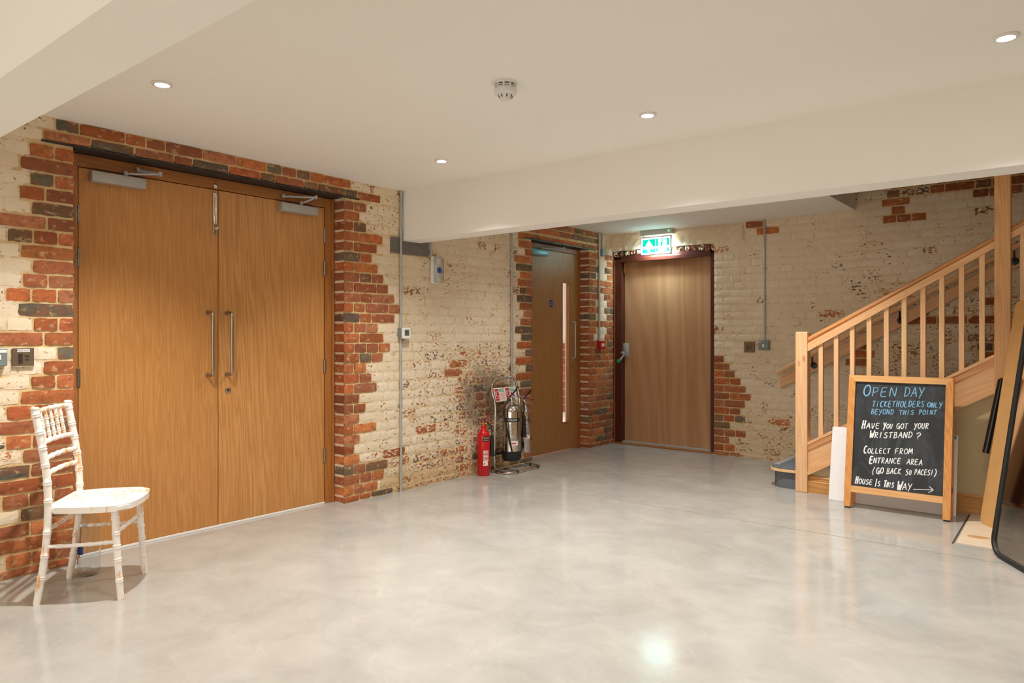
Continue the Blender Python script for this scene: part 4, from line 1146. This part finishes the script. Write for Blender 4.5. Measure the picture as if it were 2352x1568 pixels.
bm = new(); tube(bm, smooth_path([h, h+sv*.07+V((.01, 0, -.01)), h+sv*.115+V((.02, 0, -.09)), h+sv*.112+V((.04, 0, -.22)), h+sv*.085+V((.055, 0, -.36)), h+sv*.062+V((.065, 0, -.47))], 7), .0085, 12); obj('hose', bm, 'black', t, 60)
# steel CO2
c = V((.150, 5.205, .145)); R_ = .052
t = thing('fire_extinguisher', 'slim polished steel extinguisher with black horn, furthest on the stand', 'fire extinguisher', c)
bm = new(); lathe(bm, [(.048, 0), (R_, .006), (R_, .35), (.049, .375), (.038, .40), (.024, .418), (.019, .45), (0, .45)], c, seg=36); obj('cylinder', bm, 'inox', t, 50)
valve(t, c+V((0, 0, .445)), 'black', (.25, .97, 0), 1.0)
bm = new(); wrap(bm, c, R_, .435, .442, AV-.3, AV+1.2); wrap(bm, c, R_, .452, .458, AV-.3, AV+1.2); obj('black_band', bm, 'black', t)
bm = new()
for k in range(9): wrap(bm, c, R_, .415-k*.012, .419-k*.012, AV+.1, AV+.9)
wrap_text(bm, 'CO2', c, R_, AV+.4, .335, .022); obj('etched_print', bm, 'print_grey', t)
bm = new(); wrap(bm, c, R_, .275, .305, AV-.3, AV+1.0); obj('service_sticker', bm, 'label_white', t)
bm = new(); wrap(bm, c, R_, .285, .292, AV-.0, AV+.6, lift=.0012); obj('sticker_print', bm, 'print_red', t)
h = c+V((0, 0, .46)); sv = V((.5, -.86, 0)).normalized()
bm = new(); tube(bm, smooth_path([h, h+sv*.04+V((0, 0, -.01)), h+sv*.066+V((0, 0, -.06)), h+sv*.066+V((0, 0, -.12))], 6), .0065, 10); obj('hose', bm, 'black', t, 60)
bm = new(); lathe(bm, [(.010, 0), (.016, -.01), (.020, -.09), (.025, -.20), (.0, -.198)], h+sv*.066+V((0, 0, -.11)), seg=20); obj('discharge_horn', bm, 'black', t, 50)

# ------------------------------------------------------------------ chair
fdir = V((.631, .776, 0)).normalized(); sdir = V((fdir.y, -fdir.x, 0)); CB = V((.357, 1.278, 0))
def cp(f, s, z): return CB+fdir*f+sdir*s+V((0, 0, z))
chair = thing('side_chair', 'white painted bamboo-style chair with worn paint beside the double doors', 'chair', CB+fdir*.16)
def bamboo(path, r0, rings, r1=None, bulge=.0024):
    r1 = r1 or r0; P_ = smooth_path(path, 8); L = [0]
    for a, b in zip(P_, P_[1:]): L.append(L[-1]+(b-a).length)
    T = L[-1]
    ks = set(i/40 for i in range(41))
    for q in rings:
        for d in (-.009, -.007, -.005, -.003, 0, .003, .005, .007, .009): ks.add(min(1, max(0, q+d/T)))
    pts, rs = [], []
    for k in sorted(ks):
        d = k*T; i = max(j for j in range(len(L)) if L[j] <= d+1e-9); i = min(i, len(P_)-2)
        s = (d-L[i])/max(1e-6, L[i+1]-L[i]); p = P_[i].lerp(P_[i+1], s); r = r0+(r1-r0)*k
        for q in rings:
            e = abs(k-q)*T
            if .002 < e < .008: r += bulge
        pts.append(p); rs.append(r)
    b = new(); tube(b, pts, rs, 14); return b
for s in (.185, -.185):
    bm = bamboo([cp(-.005, s, 0), cp(.028, s, .22), cp(.042, s, .42), cp(.032, s, .62), cp(-.012, s, .885)], .0155, [.14, .25, .37, .53, .62, .71, .80, .88, .97], .0165)
    lathe(bm, [(.0165, 0), (.019, .004), (.016, .012), (0, .014)], cp(-.012, s, .884), seg=14); obj('back_post', bm, 'chair', chair, 60)
    bm = new(); lathe(bm, [(.015, 0), (.015, .006)], cp(-.005, s, 0), seg=12); obj('foot_glide', bm, 'black', chair)
for s in (.185, -.185):
    bm = bamboo([cp(.345, s, 0), cp(.330, s, .2), cp(.318, s*.97, .41)], .0145, [.22, .45, .6, .75, .92], .0165); obj('front_leg', bm, 'chair', chair, 60)
    bm = new(); lathe(bm, [(.014, 0), (.014, .006)], cp(.345, s, 0), seg=12); obj('foot_glide', bm, 'black', chair)
# seat
out = []
ctrl = [(.02, -.165), (.035, -.168), (.07, -.195), (.18, -.215), (.30, -.215), (.365, -.18), (.392, -.09), (.398, 0), (.392, .09), (.365, .18), (.30, .215), (.18, .215), (.07, .195), (.035, .168), (.02, .165)]
top = [cp(f, s, .412) for f, s in ctrl]; sp_ = smooth_path(top, 5)
bm = new(); prism(bm, sp_, (0, 0, .028))
es = [e for e in bm.edges if len(e.link_faces) == 2 and any(len(f.verts) > 6 for f in e.link_faces)]
bmesh.ops.bevel(bm, geom=es, offset=.006, segments=2, affect='EDGES'); obj('seat', bm, 'chair', chair, 50)
def zf(z):  # back post forward offset at height z
    P_ = [(0, -.005), (.22, .028), (.42, .042), (.62, .032), (.885, -.012)]
    for (a, fa), (b, fb) in zip(P_, P_[1:]):
        if z <= b: return fa+(fb-fa)*(z-a)/(b-a)
    return -.012
for z in (.872, .728, .656, .587):
    w = .012
    P_ = [cp(zf(z)-(.012 if abs(s) < .17 else 0)*1, s, z+(0.004 if abs(s) < .1 else 0)) for s in (-.175, -.12, -.05, 0, .05, .12, .175)]
    bm = bamboo(P_, .0105, [.12, .3, .5, .7, .88], bulge=.002); obj('back_rail', bm, 'chair', chair, 60)
for k in range(5):
    s = -.11+k*.055
    bm = bamboo([cp(zf(.728)-.012, s, .728), cp(zf(.8)-.012, s, .80), cp(zf(.872)-.012, s, .872)], .0075, [.25, .5, .75], bulge=.002); obj('spindle', bm, 'chair', chair, 60)
for s in (.185, -.185):
    bm = bamboo([cp(.03, s, .262), cp(.18, s, .262), cp(.327, s, .268)], .0085, [.2, .42, .62, .85], bulge=.002); obj('side_stretcher', bm, 'chair', chair, 60)
bm = bamboo([cp(.325, -.18, .31), cp(.325, 0, .31), cp(.325, .18, .31)], .009, [.25, .5, .75], bulge=.002); obj('front_stretcher', bm, 'chair', chair, 60)
bm = bamboo([cp(.036, -.18, .335), cp(.036, 0, .335), cp(.036, .18, .335)], .009, [.25, .5, .75], bulge=.002); obj('back_stretcher', bm, 'chair', chair, 60)

# bottle
c = V((.224, 1.476, 0))
t = thing('water_bottle', 'large clear plastic water bottle with blue label under the chair', 'bottle', c)
bm = new(); prof = [(.0, .008), (.02, .004), (.038, .002), (.048, .010), (.053, .03)]
for k in range(7): prof += [(.053, .04+k*.024), (.0505, .052+k*.024)]
prof += [(.053, .215), (.053, .262), (.047, .288), (.030, .310), (.017, .322), (.015, .340), (.013, .340), (.015, .321), (.028, .308), (.045, .286), (.051, .261)]
for k in range(6, -1, -1): prof += [(.0487, .052+k*.024), (.0512, .040+k*.024)]
prof += [(.0512, .03), (.046, .0115), (.038, .004), (.02, .006), (0, .010)]
lathe(bm, prof, c, seg=40); obj('bottle_shell', bm, 'pet', t, 60)
bm = new(); wrap(bm, c, .053, .115, .175, AV-1.4, AV+.05, lift=.001); lb = obj('paper_label', bm, 'blue', t)
bm = new(); lathe(bm, [(.0165, .325), (.0165, .347), (0, .347)], c, seg=24); obj('cap', bm, plain('pale_blue_cap', (150, 190, 220), .4), t, 40)

# ------------------------------------------------------------------ sandwich board
AX0, AX1 = 2.850, 3.503; yb0, yt0, HT = 5.425, 5.585, .935
tv = V((0, yt0-yb0, HT)).normalized(); tn = V((0, -tv.z, tv.y))          # up the face, out of the face
ab = thing('sandwich_board', 'pine-framed chalkboard A-board with blue and white handwriting', 'sign', ((AX0+AX1)/2, 5.5, 0))
LEN = math.hypot(yt0-yb0, HT); O = V((AX0, yb0, 0)); ux = V((1, 0, 0)); W_ = AX1-AX0
st = .045; dp = .032
for x in (AX0, AX1-st):
    bm = new(); q0 = O+V((x-AX0, 0, 0))
    prism(bm, [q0+tv*.012, q0+tv*.012+ux*st, q0+tv*(LEN-(st if x == AX0 else 0))+ux*st, q0+tv*(LEN-(0 if x == AX0 else st))] , -tn*dp)
    obj('frame_stile', bm, 'board_z', ab, label='varnished pine stile')
    bm = new(); obox(bm, q0+tv*.0+ux*.005-tn*.026, ux, tn, tv, st-.010, .02, .012); obj('rubber_foot', bm, 'black', ab)
bm = new(); prism(bm, [O+tv*(LEN-st)+ux*st, O+tv*(LEN-st)+ux*(W_-st), O+tv*LEN+ux*W_, O+tv*LEN], -tn*dp); obj('frame_rail', bm, 'board_x', ab)
vb = .115
bm = new(); prism(bm, [O+tv*vb+ux*st, O+tv*vb+ux*(W_-st), O+tv*(vb+st)+ux*(W_-st), O+tv*(vb+st)+ux*st], -tn*dp); obj('frame_rail', bm, 'board_x', ab)
bm = new(); obox(bm, O+tv*(vb+st-.002)+ux*(st-.002)-tn*.020, ux, tn, tv, W_-2*st+.004, .008, LEN-vb-2*st+.004); bd = obj('chalkboard_panel', bm, 'chalkboard', ab)
# rear frame, nearly folded
rv = V((0, -.010, -LEN)).normalized(); 
RO = O+tv*LEN-tn*(dp+.004); re_ = V((0, 5.545-RO.y, -RO.z+.004)); rl = re_.length; rt = re_.normalized(); rn = V((0, rt.z, -rt.y))
for x in (AX0, AX1-st):
    bm = new(); obox(bm, RO+V((x-AX0, 0, 0)), ux, V((0, 1, 0)), rt, st, .022, rl-.002); obj('rear_stile', bm, 'board_z', ab)
bm = new(); obox(bm, RO+ux*st+rt*.0, ux, V((0, 1, 0)), rt, W_-2*st, .022, st); obox(bm, RO+ux*st+rt*(rl-.16), ux, V((0, 1, 0)), rt, W_-2*st, .022, st); obj('rear_rail', bm, 'board_x', ab)
bm = new(); obox(bm, RO+ux*(st-.002)+V((0, .008, 0))+rt*.03, ux, V((0, 1, 0)), rt, W_-2*st+.004, .006, rl-.16); obj('rear_panel', bm, 'chalkboard', ab)

# stroke letters
def arc(cx, cy, rx, ry, a0, a1, n=10): return [(cx+rx*math.cos(math.radians(a0+(a1-a0)*k/n)), cy+ry*math.sin(math.radians(a0+(a1-a0)*k/n))) for k in range(n+1)]
G = {
 'A': [[(0, 0), (.45, 1)], [(.45, 1), (.85, 0)], [(.15, .35), (.75, .4)]],
 'B': [[(.1, 0), (.15, 1)], [(.05, .95), (.5, 1), (.65, .8), (.5, .58), (.2, .52), (.6, .45), (.75, .22), (.5, .02), (.05, 0)]],
 'C': [arc(.45, .5, .42, .5, 60, 300)],
 'D': [[(.12, 0), (.12, 1)], [(0, .97), (.4, 1), (.75, .75), (.78, .4), (.5, .06), (.05, 0)]],
 'E': [[(.65, 1), (.1, .95), (.08, .02), (.7, .0)], [(.1, .5), (.58, .54)]],
 'F': [[(.7, 1), (.1, .95), (.06, 0)], [(.1, .5), (.55, .55)]],
 'G': [arc(.42, .5, .4, .5, 55, 340), [(.45, .45), (.85, .42), (.8, -.1)]],
 'H': [[(.15, 1), (.05, 0)], [(.7, 1), (.62, 0)], [(.08, .5), (.68, .55)]],
 'I': [[(.32, 1), (.25, 0)]],
 'K': [[(.12, 1), (.05, 0)], [(.7, .95), (.1, .45), (.75, 0)]],
 'L': [[(.15, 1), (.08, .05), (.65, 0)]],
 'M': [[(0, 0), (.12, 1), (.42, .3), (.72, 1), (.88, 0)]],
 'N': [[(.05, 0), (.1, 1), (.68, .02), (.75, 1)]],
 'O': [arc(.43, .5, .4, .48, 80, 445, 16)],
 'P': [[(.12, 0), (.12, 1)], [(.02, .95), (.5, 1), (.7, .75), (.5, .5), (.12, .45)]],
 'R': [[(.1, 0), (.12, 1)], [(.02, .95), (.5, 1), (.68, .78), (.5, .55), (.12, .5), (.75, 0)]],
 'S': [[(.68, .9), (.4, 1), (.12, .82), (.2, .6), (.6, .42), (.66, .18), (.4, .0), (.02, .08)]],
 'T': [[(0, .95), (.8, 1)], [(.4, .98), (.34, 0)]],
 'U': [[(.1, 1), (.08, .3), (.3, 0), (.58, .1), (.7, .4), (.7, 1)]],
 'V': [[(.05, 1), (.35, 0), (.75, 1)]],
 'W': [[(.02, 1), (.15, 0), (.42, .6), (.6, 0), (.95, 1)]],
 'Y': [[(.02, 1), (.38, .45)], [(.78, 1), (.2, -.2)]],
 '?': [[(.1, .8), (.35, 1), (.65, .85), (.6, .6), (.35, .42), (.35, .25)], [(.33, .03), (.36, .0)]],
 '!': [[(.35, 1), (.28, .28)], [(.24, .06), (.26, .02)]],
 '(': [[(.5, 1.15), (.15, .7), (.1, .2), (.3, -.25)]],
 ')': [[(.2, 1.2), (.55, .8), (.55, .3), (.15, -.3)]],
 '5': [[(.65, 1), (.25, .98), (.18, .6), (.5, .62), (.66, .32), (.45, .02), (.05, .0)]],
 '0': [arc(.4, .42, .33, .42, 90, 450, 14)],
}
FS = O+tv*0-tn*.0119                                     # plane of the writing
def bpt(zx, zy):
    """a point of the close-up of the board (3.409 px per photo px, origin 1900,840) on the board's face"""
    return atp(1900+zx/3.409, 840+zy/3.409, FS, tn)
def word(bm, s, x0, y0, x1, y1, h, first=None, wd=.0025):
    r = random.Random(s); n = len(s); adv = 1.0/n
    A, B = bpt(x0, y0), bpt(x1, y1)
    for i, ch in enumerate(s):
        hh = (first if (first and i == 0) else h)/3.409*4.83/FOC
        k0 = A.lerp(B, i*adv); cw = (B-A)*adv*.90
        dy = r.uniform(-.04, .04)*hh; slant = .12
        upv = tv*hh+ux*hh*slant
        for st_ in G[ch]:
            P_ = [k0+cw*x+upv*y+tv*dy+tn*.0005 for x, y in st_]
            if len(P_) > 2: P_ = smooth_path(P_, 3)
            w2 = wd*(1.5 if first and i == 0 else 1)*r.uniform(.85, 1.2)
            for a, b in zip(P_, P_[1:]):
                d = (b-a)
                if d.length < 1e-6: continue
                d.normalize(); nn_ = d.cross(tn)*w2; e_ = d*w2*.6
                prism(bm, [a-nn_-e_, b-nn_+e_, b+nn_+e_, a+nn_-e_], tn*r.uniform(.0002, .0004))
LINES = [('b', [('OPEN', 280, 237, 556, 240, 70, 92), ('DAY', 600, 238, 768, 240, 70, None)]),
 ('b', [('TICKETHOLDERS', 352, 320, 765, 322, 46, None), ('ONLY', 782, 324, 905, 326, 38, None)]),
 ('b', [('BEYOND', 343, 376, 525, 380, 40, None), ('THIS', 563, 380, 685, 381, 34, None), ('POINT', 717, 381, 862, 382, 36, None)]),
 ('w', [('HAVE', 270, 488, 416, 488, 42, 64), ('YOU', 437, 490, 514, 490, 36, 48), ('GOT', 542, 490, 636, 490, 40, None), ('YOUR', 678, 490, 798, 490, 42, None)]),
 ('w', [('WRISTBAND', 332, 562, 672, 562, 44, 56), ('?', 690, 572, 748, 574, 50, None)]),
 ('w', [('COLLECT', 285, 682, 498, 685, 38, 58), ('FROM', 530, 688, 672, 690, 42, None)]),
 ('w', [('ENTRANCE', 330, 760, 580, 765, 42, 55), ('AREA', 622, 768, 750, 778, 42, None)]),
 ('w', [('(GO', 352, 842, 444, 842, 46, None), ('BACK', 463, 842, 582, 846, 42, None), ('50', 612, 856, 664, 852, 42, None), ('PACES!)', 682, 850, 862, 856, 40, None)]),
 ('w', [('HOUSE', 218, 918, 358, 930, 38, 56), ('IS', 372, 942, 418, 940, 38, 58), ('THIS', 443, 946, 524, 952, 38, 50), ('WAY', 548, 968, 668, 975, 50, 66)])]
for c_, ws in LINES:
    bm = new()
    for wd_ in ws: word(bm, *wd_)
    if ws[0][0] == 'HOUSE':
        for a, b in (((672, 966), (828, 970)), ((800, 945), (832, 972)), ((832, 972), (792, 992))):
            A, B = bpt(*a)+tn*.0005, bpt(*b)+tn*.0005; d = (B-A).normalized(); nn_ = d.cross(tn)*.0021; prism(bm, [A-nn_, B-nn_, B+nn_, A+nn_], tn*.0003)
    obj('chalk_writing', bm, 'chalk_b' if c_ == 'b' else 'chalk_w', bd, label='blue chalk handwriting' if c_ == 'b' else 'white chalk handwriting')

# white foam board leaning behind
WX0, WX1 = 2.700, 3.512
t = None
bm = new(); lw = V((0, .112, .536)).normalized(); obox(bm, (WX0, 5.612, .001), ux, V((0, lw.z, -lw.y)), lw, WX1-WX0, .010, .545, .001)
o = centre(obj('foam_board', bm, 'foam')); tag(o, 'blank white foam board leaning behind the chalkboard A-board', 'board')
bm = new(); obox(bm, V((WX1-.022, 5.612, .001))+lw*.52-V((0, lw.z, -lw.y))*.0008, ux, V((0, lw.z, -lw.y)), lw, .012, .0007, .022)
tp = obj('tape', bm, plain('blue_tape', (50, 140, 190), .4), None); 
tp.location = tp.location-o.location; tp.parent = o

# fibreboard panel leaning on the tall post
bo = V((3.654, 5.526, 0)); bd_ = V((.56, -.83, 0)).normalized(); nrm = V((bd_.y, -bd_.x, 0))   # nrm points left-front
lean = (V((0, 0, 1))-nrm*(.155)).normalized()
H_, Wd_ = 1.46, .50; rc = .045
def rrect(o_, u, v_, w_, h_, r, n=6):
    pts = []
    for (cx, cy, a0) in ((w_-r, r, -90), (w_-r, h_-r, 0), (r, h_-r, 90), (r, r, 180)):
        for k in range(n+1):
            a = math.radians(a0+90*k/n); pts.append(o_+u*(cx+r*math.cos(a))+v_*(cy+r*math.sin(a)))
    return pts
t = thing('fibreboard_panel', 'tall tan fibreboard panel leaning on the tall pine post', 'board', bo)
face_n = bd_.cross(lean).normalized()
if face_n.dot(nrm) < 0: face_n = -face_n
bm = new(); prism(bm, rrect(bo+V((0, 0, .002)), bd_, lean, Wd_, H_, rc), -face_n*.018); obj('panel', bm, 'mdf', t)
q0 = at(2264, 1040, 'y', 5.60); q1 = at(2293, 905, 'y', 5.64)
q1 = q1+(q1-q0)*.25
bm = new(); tube(bm, [q0, q1], .020, 16); tube(bm, [q1, bo+lean*.95+bd_*.1-face_n*.02], .012, 10); obj('folded_leg', bm, 'black_gloss', t, 40, label='glossy black tubular leg')

# mirror
mo = V((3.785, 4.80, 0)); md = V((.50, -.866, 0)).normalized(); mn = V((md.y, -md.x, 0)); ml = (V((0, 0, 1))-mn*.14).normalized()
fn = md.cross(ml).normalized()
if fn.dot(mn) < 0: fn = -fn
t = thing('standing_mirror', 'dark leaning mirror with a rounded black frame at the right edge', 'mirror', mo)
bm = new(); P_ = rrect(mo+V((0, 0, .014))-md*.0, md, ml, .62, 1.62, .09, 10); tube(bm, P_, .0145, 10, closed=True); obj('mirror_frame', bm, 'black', t, 60)
bm = new(); prism(bm, rrect(mo+V((0, 0, .014))+md*.006+ml*.006, md, ml, .608, 1.608, .085, 10), -fn*.006); obj('mirror_glass', bm, 'mirror', t)
bm = new(); prism(bm, rrect(mo+V((0, 0, .014))+md*.004+ml*.004-fn*.0065, md, ml, .612, 1.612, .087, 10), -fn*.008); obj('mirror_back', bm, 'black_steel', t)
